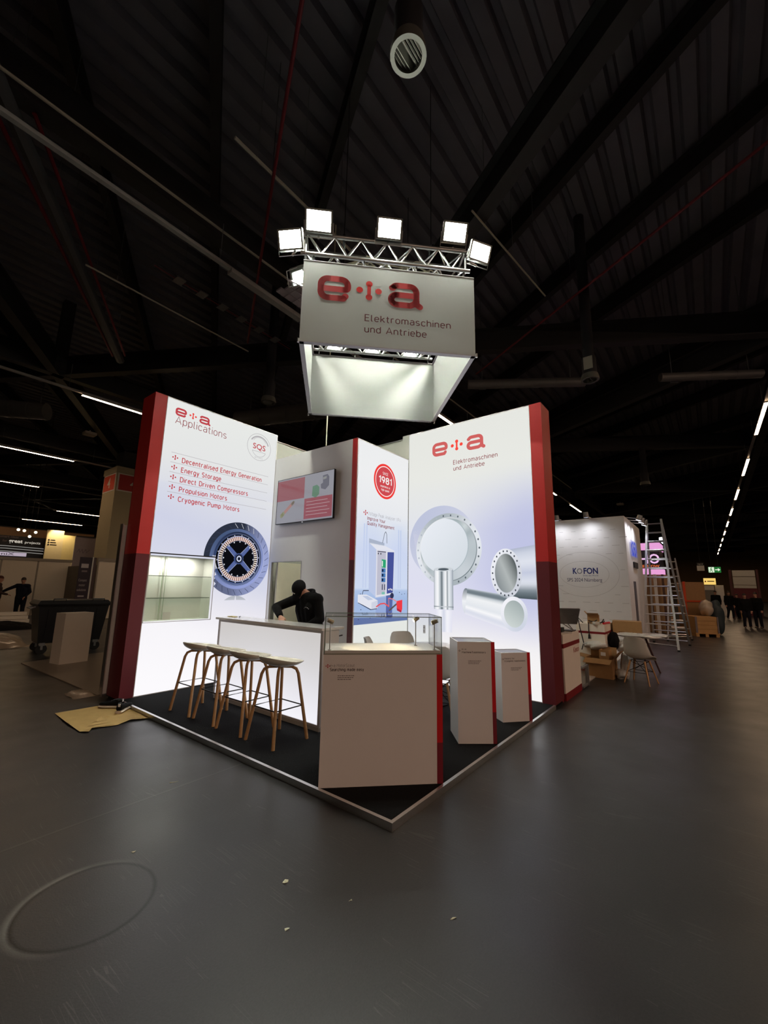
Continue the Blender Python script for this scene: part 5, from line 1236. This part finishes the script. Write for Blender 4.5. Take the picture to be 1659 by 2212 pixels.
text('numeral', Pl((6.105,24.93,0), (0,-1,0), (0,0,1), (-1,0,0)), 0, 6.77, .6, '4', M_S4W, s, .42, align='C', k=1, bold=.01)
s = MB().box((6.2,23.98,6.55), (7.94,24.0,7.58)).build('sign_board', M_S4W, t); MB().box((6.28,23.972,6.62), (7.86,23.98,7.51)).build('red_field', mat('shade_side_sign_red', (190,36,32), .5), s)  # same sign red, darkened in the colour for the shaded face
text('numeral', Pl((7.07,23.965,0), (1,0,0), (0,0,1), (0,-1,0)), 0, 6.77, .6, '4', M_S4W, s, .42, align='C', k=1, bold=.01)
MB().tube([(7.3,23.95,2.6),(6.6,23.95,2.6),(6.6,23.95,2.75)], .05, 8).build('pipe_hook', M_S4W, t)
# far booths beyond the partition
t = thing('far_booth', 'far black booth with white lettering great projects and lamps above', 'booth', (3.6,30,0))
MB().box((.5,30,0), (4.83,30.2,4.05)).build('back_wall', mat('black_booth_cloth', (16,16,20), .4), t)
PLG = Pl((0,29.99,0), (1,0,0), (0,0,1), (0,-1,0)); M_GLOW = emit('lit_letters', (226,216,200), .8)
text('lettering', PLG, 3.12, 3.66, .20, 'great', M_GLOW, t, .62, bold=.02); text('lettering', PLG, 3.85, 3.66, .14, 'projects', M_GLOW, t, .72); text('lettering', PLG, 2.72, 3.92, .13, 'smart ideas', mat('dim_ink', (140,120,120), .5), t, .8); text('lettering', PLG, 2.85, 3.68, .13, 'for', MATS['dim_ink'], t, .2)
for z in (3.42,3.28,3.12): MB().tube([(1.8,29.9,z),(3.0,29.9,z+.03),(4.75,29.9,z-.02)], .018, 6).build('light_bar', emit('dim_light_bar', (200,196,190), .5), t)
MB().box((1.9,29.7,2.88), (3.95,29.75,3.08)).build('lit_sign', emit('lilac_lit_sign', (206,190,206), .7), t); text('lettering', Pl((0,29.69,0), (1,0,0), (0,0,1), (0,-1,0)), 2.3, 2.92, .14, 'omniX', M_BLACK, t, 1.1)
t = thing('far_header', 'beige band high above the black lettered booth at far left', 'panel', (4.5,31,4.3)); MB().box((-2,31,4.05), (7.6,31.2,4.62)).build('band', mat('beige_header', (176,140,104), .7), t)
for z in (4.62,): MB().box((-2,30.95,z), (7.6,31.25,z+.04)).build('cap', M_BEAM, t)
for i, (x, z) in enumerate(((3.38,4.4),(3.65,4.37),(4.18,4.33),(3.93,4.06))):
    tt = thing('spot_lamp', ('leftmost','second from left','rightmost','lowest')[i]+' of four lit spot lamps above the great projects lettering', 'lamp', (x,29.6,z), 0, 'spot lamps over the far booth')
    MB().tube([(x,29.75,z+.06),(x,29.6,z)], [.05,.085], 12).build('housing', M_BLKST, tt, smooth=40); MB().ball((x,29.57,z-.01), .075, 10, 7).build('bulb', emit('warm_bulb', (255,240,196), 5., light=True), tt, smooth=True); MB().tube([(x,29.75,z+.08),(x,29.75,12.0)], .012, 6).build('rod', M_BLKST, tt)
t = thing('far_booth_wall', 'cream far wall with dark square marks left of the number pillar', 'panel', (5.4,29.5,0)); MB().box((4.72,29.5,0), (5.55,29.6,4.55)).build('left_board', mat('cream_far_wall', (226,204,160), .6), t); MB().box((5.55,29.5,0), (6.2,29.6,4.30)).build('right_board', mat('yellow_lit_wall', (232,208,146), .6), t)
PLQ = Pl((0,29.49,0), (1,0,0), (0,0,1), (0,-1,0))
for i in range(3): flatmesh(Print(PLQ).poly([(4.80,3.98-.14*i),(4.88,3.98-.14*i),(4.88,3.90-.14*i),(4.80,3.90-.14*i)], (0,0,0), 1).poly([(4.92,3.96-.14*i),(5.15+.05*i,3.96-.14*i),(5.15+.05*i,3.92-.14*i),(4.92,3.92-.14*i)], (0,0,0), 1), 'print_mark', M_BLACK, t)
spot_light('wall_wash', (5.2,29.0,5.0), (5.4,29.5,3.8), 160, (1,.82,.5), 90, t)
t = thing('far_booth_wall', 'lilac-grey far banner wall with dark frame beside the number pillar', 'panel', (6.8,28.5,0)); MB().box((5.9,28.5,0), (7.05,28.6,4.2)).build('banner_sheet', mat('lilac_banner', (168,156,160), .6), t); MB().box((7.05,28.45,0), (7.10,28.6,4.25)).box((5.9,28.45,4.2), (7.1,28.6,4.25)).build('dark_frame', M_BEAM, t); MB().box((7.1,28.6,0), (9.6,28.7,4.45)).build('white_wall', mat('far_white_wall', (206,196,184), .6), t)
p = Print(Pl((0,28.49,0), (1,0,0), (0,0,1), (0,-1,0)))
p.stroke([(6.05,3.25),(6.15,3.45),(6.2,3.25),(6.32,3.45),(6.36,3.2),(6.5,3.45),(6.55,3.25),(6.7,3.42)], .02, (0,0,0), 1, False); flatmesh(p, 'scribble_print', mat('faded_ink', (112,100,106), .6), t)
p = person('man in a dark jumper reaching out his right arm by the far partition', (1.93,19.4,0), math.radians(-118), 1.62, M_NAVY, M_JEANS, dict(shr=(0,-.19,1.43), elr=(.10,-.46,1.27), wrr=(.20,-.70,1.10), handr=(.3,-.9,-.3), ell=(.02,.27,1.17), wrl=(.16,.17,.98), look=(1,.1,-.18)), voxel=.016)
p = person('person with reddish hair cut off by the left picture edge', (1.18,19.2,0), math.radians(-20), 1.66, mat('brown_jumper', (60,42,38), .9), M_JEANS, dict(look=(1,-.2,-.2), wrr=(.32,-.05,1.05), elr=(.06,-.24,1.14)), voxel=.02, hair=mat('reddish_hair', (84,44,30), .7))

# ================================================================ the aisle at the right
t = thing('neighbour_wall', 'dark red edged neighbour wall right behind the right light wall', 'partition', (4.03,.9,0)); MB().box((4.0,.03,0), (4.07,.06,3.84)).build('red_edge', M_STM, t); MB().box((4.004,.06,0), (4.07,2.4,3.84)).build('board', M_WHITE, t)
M_STRP = mat('dark_red_band', (128,24,32), .5)
def red_counter(label, x0, x1, y0, y1, top, z1, letters=False):
    t = thing('info_counter', label, 'counter', ((x0+x1)/2,(y0+y1)/2,0))
    MB().box((x0,y0,.10), (x1,y1,z1[0])).build('body', M_PLIN, t); MB().box((x0-.003,y0-.003,z1[0]), (x1+.003,y1+.003,z1[1])).build('red_band', M_STRP, t); MB().box((x0,y0,z1[1]), (x1,y1,top)).build('top_block', M_PLIN, t); MB().box((x0+.01,y0-.004,0), (x1-.01,y1,.10)).build('plinth', M_STRP, t)
    if letters: text('lettering', Pl((0,y0,0), (1,0,0), (0,0,1), (0,-1,0)), 4.62, .60, .085, 'Kinco', mat('faint_red_ink', (176,72,66), .5), t, .32, k=3)
    return t
red_counter('white counter with red band lettered Kinco next to the right red wall', 4.09, 5.0, .004, .62, .90, (.715,.775), True)
red_counter('white counter with red band under the cable jumble', 6.58, 7.42, -.08, .42, .90, (.725,.765))
t = thing('monitor_stand', 'tilted grey monitor on a thin stand atop the lettered counter', 'monitor', (4.62,.2,.90))
MB().obox((4.66,.10,1.04), V((.55,-.84,0)).normalized(), V((-.45,-.3,.84)).normalized(), V((.7,.45,.5)).normalized(), (-.17,-.02,-.012), (.17,.26,.012)).build('screen_back', M_GALV, t)
for s_ in (-.1,.1): MB().tube([(4.58+s_*.5,.22-s_*.6,1.14),(4.80,.02,.905)], .008, 6).build('strut', M_GALV, t)
MB().box((4.48,.12,.90), (4.62,.3,.97)).build('dark_case', mat('dark_green_case', (44,52,50), .5), t)
MB().box((4.72,.03,.901), (4.95,.20,.915)).build('tablet', M_BLACK); tag(D.objects['tablet'], 'thin black tablet at the right end of the lettered counter', 'tablet')
for i, (x, y, a) in enumerate(((4.52,.06,.3),(4.75,.3,-.4))): tag(MB().obox((x,y,.9005), (math.cos(a),math.sin(a),0), (-math.sin(a),math.cos(a),0), (0,0,1), (-.1,-.07,0), (.1,.07,.002)).build('paper_sheet', M_WHITE), ('white paper sheet at the front of the lettered counter','white paper sheet behind the black tablet')[i], 'paper')
t = thing('glass_stand', 'low grey steel and glass stand end standing beside the lettered counter', 'frame', (5.3,.1,0))
MB().box((5.37,-.02,.0), (5.42,.03,.335)).box((5.02,-.02,.31), (5.42,.02,.335)).box((5.02,-.02,.02), (5.42,.02,.045)).build('front_legs', M_GALV, t); MB().box((5.02,.0,.05), (5.36,.01,.31)).build('pane', M_GLASS, t)
tag(MB().box((5.1,.05,0), (10.0,4.0,.02)).build('booth_floor', mat('pale_booth_floor', (196,190,184), .5)), 'pale raised floor of the neighbouring booth at right', 'floor panel')
def carton(label, o, u, W, Dp, z0, H, flaps=(), cat='cardboard box', lab2=None):
    o = V(o); u = V(u).normalized(); n = V((-u.y,u.x,0)); t = thing('cardboard_box', label, cat, o+V((0,0,z0)))
    th = .006
    for nm, a, b in (('front_panel',(0,0,z0),(W,th,z0+H)), ('back_panel',(0,Dp-th,z0),(W,Dp,z0+H)), ('side_panel',(0,th,z0),(th,Dp-th,z0+H)), ('side_panel',(W-th,th,z0),(W,Dp-th,z0+H)), ('base_panel',(th,th,z0),(W-th,Dp-th,z0+th))): MB().obox(o, u, n, (0,0,1), a, b).build(nm, M_CARD, t)
    for kind, ang in flaps:
        c_, s_ = math.cos(ang), math.sin(ang); L_ = {'f': Dp*.5, 'b': Dp*.5, 'l': W*.42, 'r': W*.42}[kind]
        hz, ou, ln, ax = {'f': (o+V((0,0,z0+H)), -n, W, u), 'b': (o+n*Dp+V((0,0,z0+H)), n, W, u), 'l': (o+V((0,0,z0+H)), -u, Dp, n), 'r': (o+u*W+V((0,0,z0+H)), u, Dp, n)}[kind]
        d = ou*c_+V((0,0,s_)); MB().obox(hz, ax, d, ax.cross(d), (0,0,-.002), (ln,L_,.002)).build('flap', M_CARD, t)
    return t
carton('large open cardboard box on the floor left of the white chair', (6.19,.20,0), (-.06,-.95,0), .44, .36, .0, .33, (('f',-.35),('l',.15),('r',.9),('b',1.4)))
t = carton('small cardboard box with white label inside the open floor box', (6.27,-.02,0), (-.06,-.95,0), .16, .2, .06, .42)
MB().obox((6.26,-.05,.38), V((-.06,-.95,0)).normalized(), (0,0,1), V((-1,.06,0)).normalized(), (0,0,0), (.08,.06,.004)).build('white_label', M_WHITE, t)
carton('small cardboard box holding black cables on the red-banded counter', (6.68,.23,0), (.1,-.98,0), .20, .15, .90, .17, (('f',.5),('l',.9)))
t = carton('large closed cardboard box on the round white table', (7.16,-.12,0), (.12,-.99,0), .50, .40, .705, .24); MB().obox((7.16,-.12,.944), V((.12,-.99,0)).normalized(), V((.99,.12,0)).normalized(), (0,0,1), (0,0,0), (.5,.4,.005)).build('lid_panel', M_CARD, t); MB().obox((7.16,-.12,.70), V((.12,-.99,0)).normalized(), V((.99,.12,0)).normalized(), (0,0,1), (.1,-.002,.02), (.28,.0,.05)).build('print_mark', mat('brown_print', (110,78,46), .8), t)
for i, pts in enumerate(([(6.60,.12,.93),(6.62,.05,.98),(6.66,.12,.94),(6.63,.2,.96),(6.68,.1,.93)], [(6.62,.16,.92),(6.57,.19,.93),(6.55,.19,.80),(6.55,.185,.70)], [(6.6,.3,.92),(6.5,.36,1.02),(6.5,.33,.8),(6.49,.28,.55),(6.53,.33,.42)], [(6.64,-.02,.93),(6.68,-.06,1.0),(6.62,-.08,.96),(6.6,0,.93)])):
    o = MB().tube(pts, .010, 6).build('black_cable', M_BLACK, None, smooth=40); tag(o, ('tangled black cable lying on the red-banded counter','black cable hanging straight down with a plug','long thin black cable drooping low in a loop','short black cable arching at the counter corner')[i], 'cable', 'cables on the red-banded counter')
tag(MB().tube([(6.55,.185,.71),(6.55,.185,.63)], [.018,.026], 10).build('power_plug', M_BLACK, None, smooth=40), 'black mains plug dangling before the red-banded counter', 'plug')
tag(MB().obox((6.60,.05,.90), (.8,-.6,0), (.6,.8,0), (0,0,1), (-.07,-.035,.003), (.07,.035,.05)).build('white_adapter', M_SHELL), 'white power adapter lying before the small cable box', 'adapter')
tag(MB().tube([(6.62,-.06,.925),(6.85,-.12,.93)], .022, 8).build('red_tool', mat('red_tool_plastic', (206,40,48), .4), None, smooth=40), 'red hand tool on the right end of the red-banded counter', 'tool')
M_BAG = mat('bubble_wrap', (206,206,200), .3, noise=.1, scale=30)
def lump(name, label, cat, c, r, mt, seed, amp=.18):
    rr = random.Random(seed); ph = [(rr.uniform(2,7), rr.uniform(2,7), rr.uniform(2,7), rr.uniform(0,6)) for _ in range(6)]; b = MB().ball((0,0,0), 1, 28, 18)
    b.v = [V(c)+V((p.x*r[0],p.y*r[1],p.z*r[2]))*(1+amp*sum(math.sin(a*p.x+b_*p.y+e*p.z+f) for a, b_, e, f in ph)/3) for p in b.v]
    return tag(b.build(name, mt, None, smooth=40), label, cat)
lump('black_backpack', 'black round bag leaning on the side of the red-banded counter', 'bag', (6.86,-.17,.60), (.11,.10,.17), M_HOOD, 4, .08)
lump('bubble_wrap', 'bubble wrap bundle under the round table by the big box', 'bubble wrap', (6.95,-.34,.50), (.11,.18,.11), M_BAG, 5)
lump('bubble_wrap', 'bubble wrap stuffed on top of the open floor box', 'bubble wrap', (6.50,.08,.52), (.12,.2,.07), M_BAG, 6)
lump('bubble_wrap', 'bubble wrap trailing to the floor beside the chair leg', 'bubble wrap', (6.42,-.40,.24), (.06,.07,.23), M_BAG, 7)
lump('bubble_wrap', 'small bubble wrap heap on the floor at the open box corner', 'bubble wrap', (6.36,-.34,.09), (.10,.10,.08), M_BAG, 9)
t = thing('round_table', 'round white table with dark legs loaded with a box and wrapping', 'table', (7.35,-.52,0))
MB().lathe([(0,.672),(.41,.672),(.42,.68),(.42,.695),(.41,.702),(0,.702)], (7.35,-.54,0), 40).build('tabletop', M_WARMW, t, smooth=40)
for a in (.5,2.1,3.6,5.2): MB().tube([(7.35+.12*math.cos(a),-.52+.12*math.sin(a),.67),(7.35+.34*math.cos(a),-.52+.34*math.sin(a),0)], [.02,.014], 8).build('leg', mat('dark_brown_wood', (70,38,34), .5), t, smooth=40)
crumple('wrapping_sheet', 'crumpled white wrapping sheet spread on the round table edge', 'wrapping', (7.02,-.48,.702), .13, .30, .05, M_BAG, 12, 20)
crumple('wrapping_sheet', 'flattened white foam sheet on the round table, right end', 'wrapping', (7.40,-.85,.702), .22, .15, .03, M_BAG, 13, 18)
c2 = make_chair('shell_chair', .93); c2.location = (6.24,-.66,0); c2.rotation_euler = (0,0,math.radians(-104)); c2['label'] = 'white shell chair with wooden legs in the right aisle, back to camera'
# KOFON booth
KX = 10.04
t = thing('white_booth', 'tall white booth wall lettered KoFON SPS 2024 Nürnberg', 'booth', (11.4,2,0))
M_KW = mat('white_booth_paint', (226,224,222), .55, noise=.02)
MB().box((KX,-.086,0), (KX+.06,5.0,3.5)).build('front_wall', M_KW, t); MB().box((KX+.06,-.086,0), (13.0,-.03,3.5)).build('side_wall', M_KW, t)
PLK = Pl((KX,0,0), (0,-1,0), (0,0,1), (-1,0,0)); M_BLU = mat('deep_blue_ink', (24,40,110), .4)
text('lettering', PLK, -1.26, 1.985, .155, 'K', M_BLU, t, .11, bold=.03, k=2)
flatmesh(Print(PLK).ring(-1.085, 2.055, .045, .05, .07, .075, (0,0,0), 2, seg=24), 'gear_letter', mat('grey_gear_ink', (128,130,138), .4), t)
text('lettering', PLK, -.985, 1.985, .155, 'FON', M_BLU, t, .36, bold=.03, k=2); text('slogan', PLK, -1.0, 1.915, .04, 'Drive the World', M_BLU, t, .37, k=2)
text('lettering', PLK, -1.42, 1.77, .095, 'SPS 2024 Nürnberg', mat('dark_blue_ink', (40,46,84), .4), t, .88, k=2)
p = Print(PLK)
for a, b_ in ((.62,.35),(.86,.60)): p.ring(-.985, 1.97, a, b_, a+.008, b_+.008, (0,0,0), 1, seg=60)
flatmesh(p, 'ring_print', mat('pale_grey_ink', (190,186,184), .5), t)
p = Print(PLK)
for r_ in range(14):
    z = 3.15-.215*r_
    for c_ in range(6):
        u = -1.9+.33*c_+(.16 if r_ % 2 else 0)+R.uniform(-.03,.03); L_ = R.uniform(.10,.19)
        if (u+.95)**2/.74+(z-1.97)**2/.36 < 1: continue
        p.poly([(u,z),(u+L_,z),(u+L_,z+.012),(u,z+.012)], (0,0,0), 1)
flatmesh(p, 'pattern_print', MATS['pale_grey_ink'], t)
PLK2 = Pl((0,-.086,0), (1,0,0), (0,0,1), (0,-1,0)); M_BLUL = emit('blue_lit_letters', (40,66,200), .9)
text('side_letters', PLK2, 10.68, 2.50, .42, 'KOFON', M_BLUL, t, 1.05, bold=.03, k=30); MB().box((11.0,-.12,2.18), (11.75,-.09,2.34)).build('side_plate', M_BLACK, t)
MB().box((10.80,-.10,.0), (11.15,-.0862,1.8)).build('door_panel', mat('grey_door_panel', (96,94,100), .5), t)
def armlamp(label, base, head, tgt, power):
    t = thing('arm_lamp', label, 'lamp', base); MB().tube([base, head], .012, 8).build('arm', M_ALU, t); h = V(head); d = (V(tgt)-h).normalized()
    MB().tube([h-d*.09, h+d*.05], [.06,.075], 14).build('head', M_GALV, t, smooth=40); MB().tube([h+d*.05, h+d*.053], .065, 14).build('lens', emit('cool_lamp_lens', (236,238,255), 4.), t)
    spot_light('lamp_glow', h+d*.07, tgt, power, (.9,.92,1), 150, t, 1., .06)
armlamp('arm lamp over the white booth wall, at the red wall edge', (10.05,1.50,3.52), (9.62,1.50,3.50), (9.98,1.50,2.2), 24)
armlamp('arm lamp over the white booth wall, above its right lettering', (10.05,.74,3.52), (9.62,.74,3.52), (9.98,.74,2.2), 24)
for i, x in enumerate((10.35,10.85,11.45)): armlamp(('nearest','middle','farthest')[i]+' of three arm lamps on the white booth side wall', (x,-.08,3.50), (x,-.40,3.44-.0*i), (x,-.12,2.7), 22)
# ladders
def ladder(label, TL, TR, BL, BR, n, BLb=None, BRb=None, r=.026):
    t = thing('step_ladder', label, 'ladder', ((BL[0]+BR[0])/2,(BL[1]+BR[1])/2,0))
    for L_, R_ in ((BL,BR),)+(((BLb,BRb),) if BLb else ()):
        for a, b_ in ((TL,L_),(TR,R_)):
            MB().bar(a, b_, r*1.1, r*2, (0,1,0)).build('rail', M_ALU, t); MB().box((b_[0]-.03,b_[1]-.03,0), (b_[0]+.03,b_[1]+.03,.04)).build('foot', M_BLACK, t)
        for i in range(n):
            f = (i+.5)/n; MB().tube([V(TL).lerp(V(L_), f), V(TR).lerp(V(R_), f)], .017, 8).build('rung', M_ALU, t, smooth=40)
    return t
ladder('tall aluminium double ladder standing in the right aisle', (12.0,-.41,3.63), (12.03,-.76,3.63), (11.66,-.12,0), (11.28,-.92,0), 14, (13.1,-.2,0), (13.0,-1.09,0))
ladder('shorter aluminium double ladder behind the tall one', (14.5,-.68,2.64), (14.5,-.87,2.64), (13.9,-.5,0), (14.75,-1.09,0), 11, (15.1,-.5,0), (15.4,-.95,0), .02)
# lit booth behind the ladders
t = thing('lit_booth', 'dark booth with pink lit bands and letters HO behind the ladder', 'booth', (17.2,.4,0))
M_PINK = emit('pink_lit_band', (232,160,214), 1., light=True)
MB().box((17,-.26,2.2), (17.1,2.5,3.4)).build('sign_panel', mat('dark_violet_panel', (40,24,52), .3), t); MB().box((16.97,-.28,3.14), (17.0,2.5,3.42)).build('upper_band', M_PINK, t); MB().box((16.97,-.28,2.18), (17.0,2.5,2.42)).build('lower_band', M_PINK, t)
MB().box((17.0,-.29,3.14), (18.4,-.26,3.42)).build('upper_band', M_PINK, t); MB().box((17.0,-.29,2.18), (18.4,-.26,2.42)).build('lower_band', M_PINK, t)
MB().box((17.1,-.26,2.2), (18.4,-.2,3.4)).build('side_panel', MATS['dark_violet_panel'], t)
PLH2 = Pl((17,0,0), (0,-1,0), (0,0,1), (-1,0,0)); text('lettering', PLH2, -.42, 2.62, .36, 'HO', emit('pink_letters', (236,190,232), 1.), t, .66, bold=.02, k=6); text('lettering', PLH2, -.34, 2.46, .10, 'EMPOW', emit('orange_letters', (240,120,64), 1.), t, .56, k=6)
MB().box((17.05,-.5,0), (17.12,2.5,2.18)).build('tan_wall', mat('tan_board', (190,156,112), .6), t)
for y in (.30,-.06): MB().box((16.6,y-.05,0), (16.7,y+.05,2.18)).build('white_post', M_WHITE, t)
for y in (.12,-.3): MB().box((16.7,y-.04,0), (16.8,y+.04,2.18)).build('dark_post', mat('brown_post', (92,66,54), .6), t)
for i in range(4): MB().tube([(17.0+.4*i,-.34,3.62),(17.0+.4*i,-.36,3.50)], [.05,.07], 12).build('lamp', emit('cool_lamp_lens', (236,238,255), 4.), t)
# crate on pallet, boxes, far wall things
t = thing('wooden_crate', 'pale plywood crate on a pallet at the right aisle end', 'crate', (16.9,-1.5,0))
o = V((16.35,-1.16,0)); u = V((.25,-.62,0)).normalized(); n = V((.62,.25,0)).normalized(); M_PLY = mat('plywood', (190,148,92), .7, noise=.15, scale=6)
for i in range(4): MB().obox(o, u, n, (0,0,1), (0,-.012*(i % 2),.13+.138*i), (.70,.02,.262+.138*i)).build('plank', M_PLY, t)
MB().obox(o, u, n, (0,0,1), (0,.02,.13), (.70,1.0,.682)).build('body', M_PLY, t)
for x in (.0,.28,.60): MB().obox(o, u, n, (0,0,1), (x,0,.0), (x+.1,1.0,.10)).build('pallet_block', M_PLY, t)
MB().obox(o, u, n, (0,0,1), (-.02,-.02,.10), (.72,1.02,.13)).build('pallet_deck', M_PLY, t); MB().obox(o, u, n, (0,0,1), (.0,-.024,.13), (.06,.0,.69)).build('corner_batten', mat('grey_batten', (120,112,116), .6), t); MB().obox(o, u, n, (0,0,1), (.66,-.024,.13), (.70,.0,.69)).build('corner_batten', MATS['grey_batten'], t)
for i, (z0, H) in enumerate(((.0,.62),(.62,.58),(1.2,.72))):
    t = carton('%s of the big strapped cardboard boxes behind the crate' % ('lowest','middle','topmost')[i], (18.0,-.62,0), (.02,-1,0), .90, .8, z0, H)
    MB().box((18.01,-1.52,z0+H-.005), (18.8,-.62,z0+H)).build('lid_panel', M_CARD, t)
M_ORS = mat('orange_strap', (222,84,36), .6)
tag(MB().box((17.97,-.92,.0), (17.99,-.84,1.93)).box((17.97,-.92,1.93), (18.8,-.84,1.94)).build('orange_strap', M_ORS), 'orange strap running down the stacked boxes behind the crate', 'strap'); tag(MB().obox((17.97,-.86,1.2), (0,-1,0), (-.2,0,1), (-1,0,0), (0,-.04,0), (.62,.02,.02)).build('orange_strap', M_ORS), 'orange strap running level across the stacked boxes', 'strap')
lump('wrapped_goods', 'goods wrapped in clear film on top of the crate', 'wrapped goods', (17.3,-1.50,.97), (.30,.22,.30), M_FILM, 21, .10); lump('covered_load', 'dark teal covered load right of the wrapped goods', 'covered goods', (17.75,-1.78,.62), (.3,.24,.60), mat('dark_teal_sheet', (44,58,62), .6), 22, .10)
t = thing('exit_sign', 'green lit exit sign with running man and arrow hung over the aisle', 'sign', (34,-1.99,2.85)); s = MB().box((34,-2.33,2.86), (34.1,-1.65,3.24)).build('box', M_BLKST, t)
PX = Pl((33.99,0,0), (0,-1,0), (0,0,1), (-1,0,0)); MB().box((33.99,-2.33,2.86), (34.0,-1.65,3.24)).build('green_face', emit('exit_green', (40,120,56), .8), t)
flatmesh(Print(PX).poly([(1.67,2.87),(1.97,2.87),(1.97,3.23),(1.67,3.23)], (0,0,0), 3), 'white_field', emit('exit_white', (232,246,220), .95), t)
p = Print(PX); p.stroke([(1.80,3.15),(1.81,3.05),(1.76,2.95),(1.72,2.93)], .035, (0,0,0), 5); p.stroke([(1.81,3.05),(1.86,2.98),(1.87,2.90)], .035, (0,0,0), 5); p.stroke([(1.74,3.06),(1.80,3.12),(1.87,3.08)], .03, (0,0,0), 5); p.disc(1.83, 3.19, .028, .028, (0,0,0), 5, 12); flatmesh(p, 'running_man', emit('exit_green', (40,120,56), .8), t)
flatmesh(Print(PX).poly([(2.02,3.02),(2.17,3.02),(2.17,2.94),(2.30,3.05),(2.17,3.16),(2.17,3.08),(2.02,3.08)], (0,0,0), 5), 'arrow', MATS['exit_white'], t)
for y in (-2.2,-1.8): MB().tube([(34.05,y,3.24),(34.05,y,12.0)], .012, 6).build('rod', M_BLKST, t)
t = thing('hall_sign', 'dark and white hall sign lettered sps left of the exit sign', 'sign', (34,-1.24,2.99)); MB().box((34,-1.45,2.99), (34.05,-1.04,3.35)).build('white_board', M_S4W, t); MB().box((33.99,-1.45,3.35), (34.05,-1.04,3.57)).build('dark_board', M_BLACK, t); text('lettering', Pl((33.985,0,0), (0,-1,0), (0,0,1), (-1,0,0)), 1.245, 3.42, .09, 'sps', M_S4W, t, .3, align='C')
MB().tube([(34.03,-1.24,3.57),(34.03,-1.24,12.0)], .012, 6).build('rod', M_BLKST, t)
t = thing('lit_sign', 'glowing yellow sign board below the exit sign', 'sign', (34,-1.65,0)); MB().box((34,-1.98,2.05), (34.1,-1.32,2.48)).build('yellow_face', emit('yellow_lit_face', (246,206,112), 1., light=True), t); MB().box((34.0,-1.85,1.68), (34.1,-1.27,1.98)).build('white_face', M_S4W, t); MB().box((34.02,-1.88,0), (34.1,-1.25,2.05)).build('grey_panel', mat('grey_panel', (130,124,116), .6), t)
PY_ = Pl((33.995,0,0), (0,-1,0), (0,0,1), (-1,0,0)); p = Print(PY_); p.disc(1.42, 2.26, .045, .05, (0,0,0), 1, 14); flatmesh(p, 'red_dot', M_INKR2, t); p = Print(PY_); p.poly([(1.52,2.24),(1.90,2.24),(1.90,2.30),(1.52,2.30)], (0,0,0), 1); flatmesh(p, 'print_line', mat('brown_print', (110,78,46), .8), t)
tag(MB().box((34.2,-2.36,0), (34.3,-1.90,2.02)).build('standing_board', M_WHITE), 'tall plain white board standing right of the yellow sign', 'panel')
t = thing('roller_gate', 'white slatted roller gate with dark red lower part at far right', 'gate', (36,-3.6,0))
for i, (a, b_) in enumerate(((1.86,2.05),(2.08,2.62),(2.66,3.08))): MB().box((36,-4.15,a), (36.08,-2.95,b_)).build('slat', mat('gate_white', (206,204,198), .5), t)
MB().box((36,-4.2,0), (36.1,-2.9,1.84)).build('red_door', mat('dark_red_door', (96,18,32), .5), t); MB().box((35.95,-2.9,0), (36.1,-2.75,3.12)).box((35.95,-4.32,0), (36.1,-4.2,3.12)).build('post', mat('dark_red_post', (84,40,40), .5), t)
tag(MB().box((33,-3.35,0), (33.4,-2.95,1.05)).build('beige_box', M_PLY), 'beige box standing before the dark red gate', 'box')
for lab, x, y, a, hh in (('person in black standing by the white panel, behind the covered load', 30.5,-1.86,170,1.62), ('person in dark clothes walking by the red gate', 30.0,-2.47,200,1.6), ('stooping dark figure beside the walking person', 30.4,-2.85,150,1.45), ('left of the two dark figures at the far right edge', 22.6,-2.85,185,1.50), ('right of the two dark figures at the far right edge', 22.9,-3.25,150,1.56)):
    person(lab, (x,y,0), math.radians(a), hh, M_HOOD, M_JEANS, dict(knl=(.10,.105,.5), anl=(.08,.11,.085), anr=(-.16,-.11,.10)) if 'walk' in lab else (dict(chest=(.12,0,1.24), neck=(.22,0,1.40), head=(.30,0,1.54), shl=(.18,.18,1.36), shr=(.18,-.18,1.36), look=(1,0,-.5)) if 'stoop' in lab else None), voxel=.028)
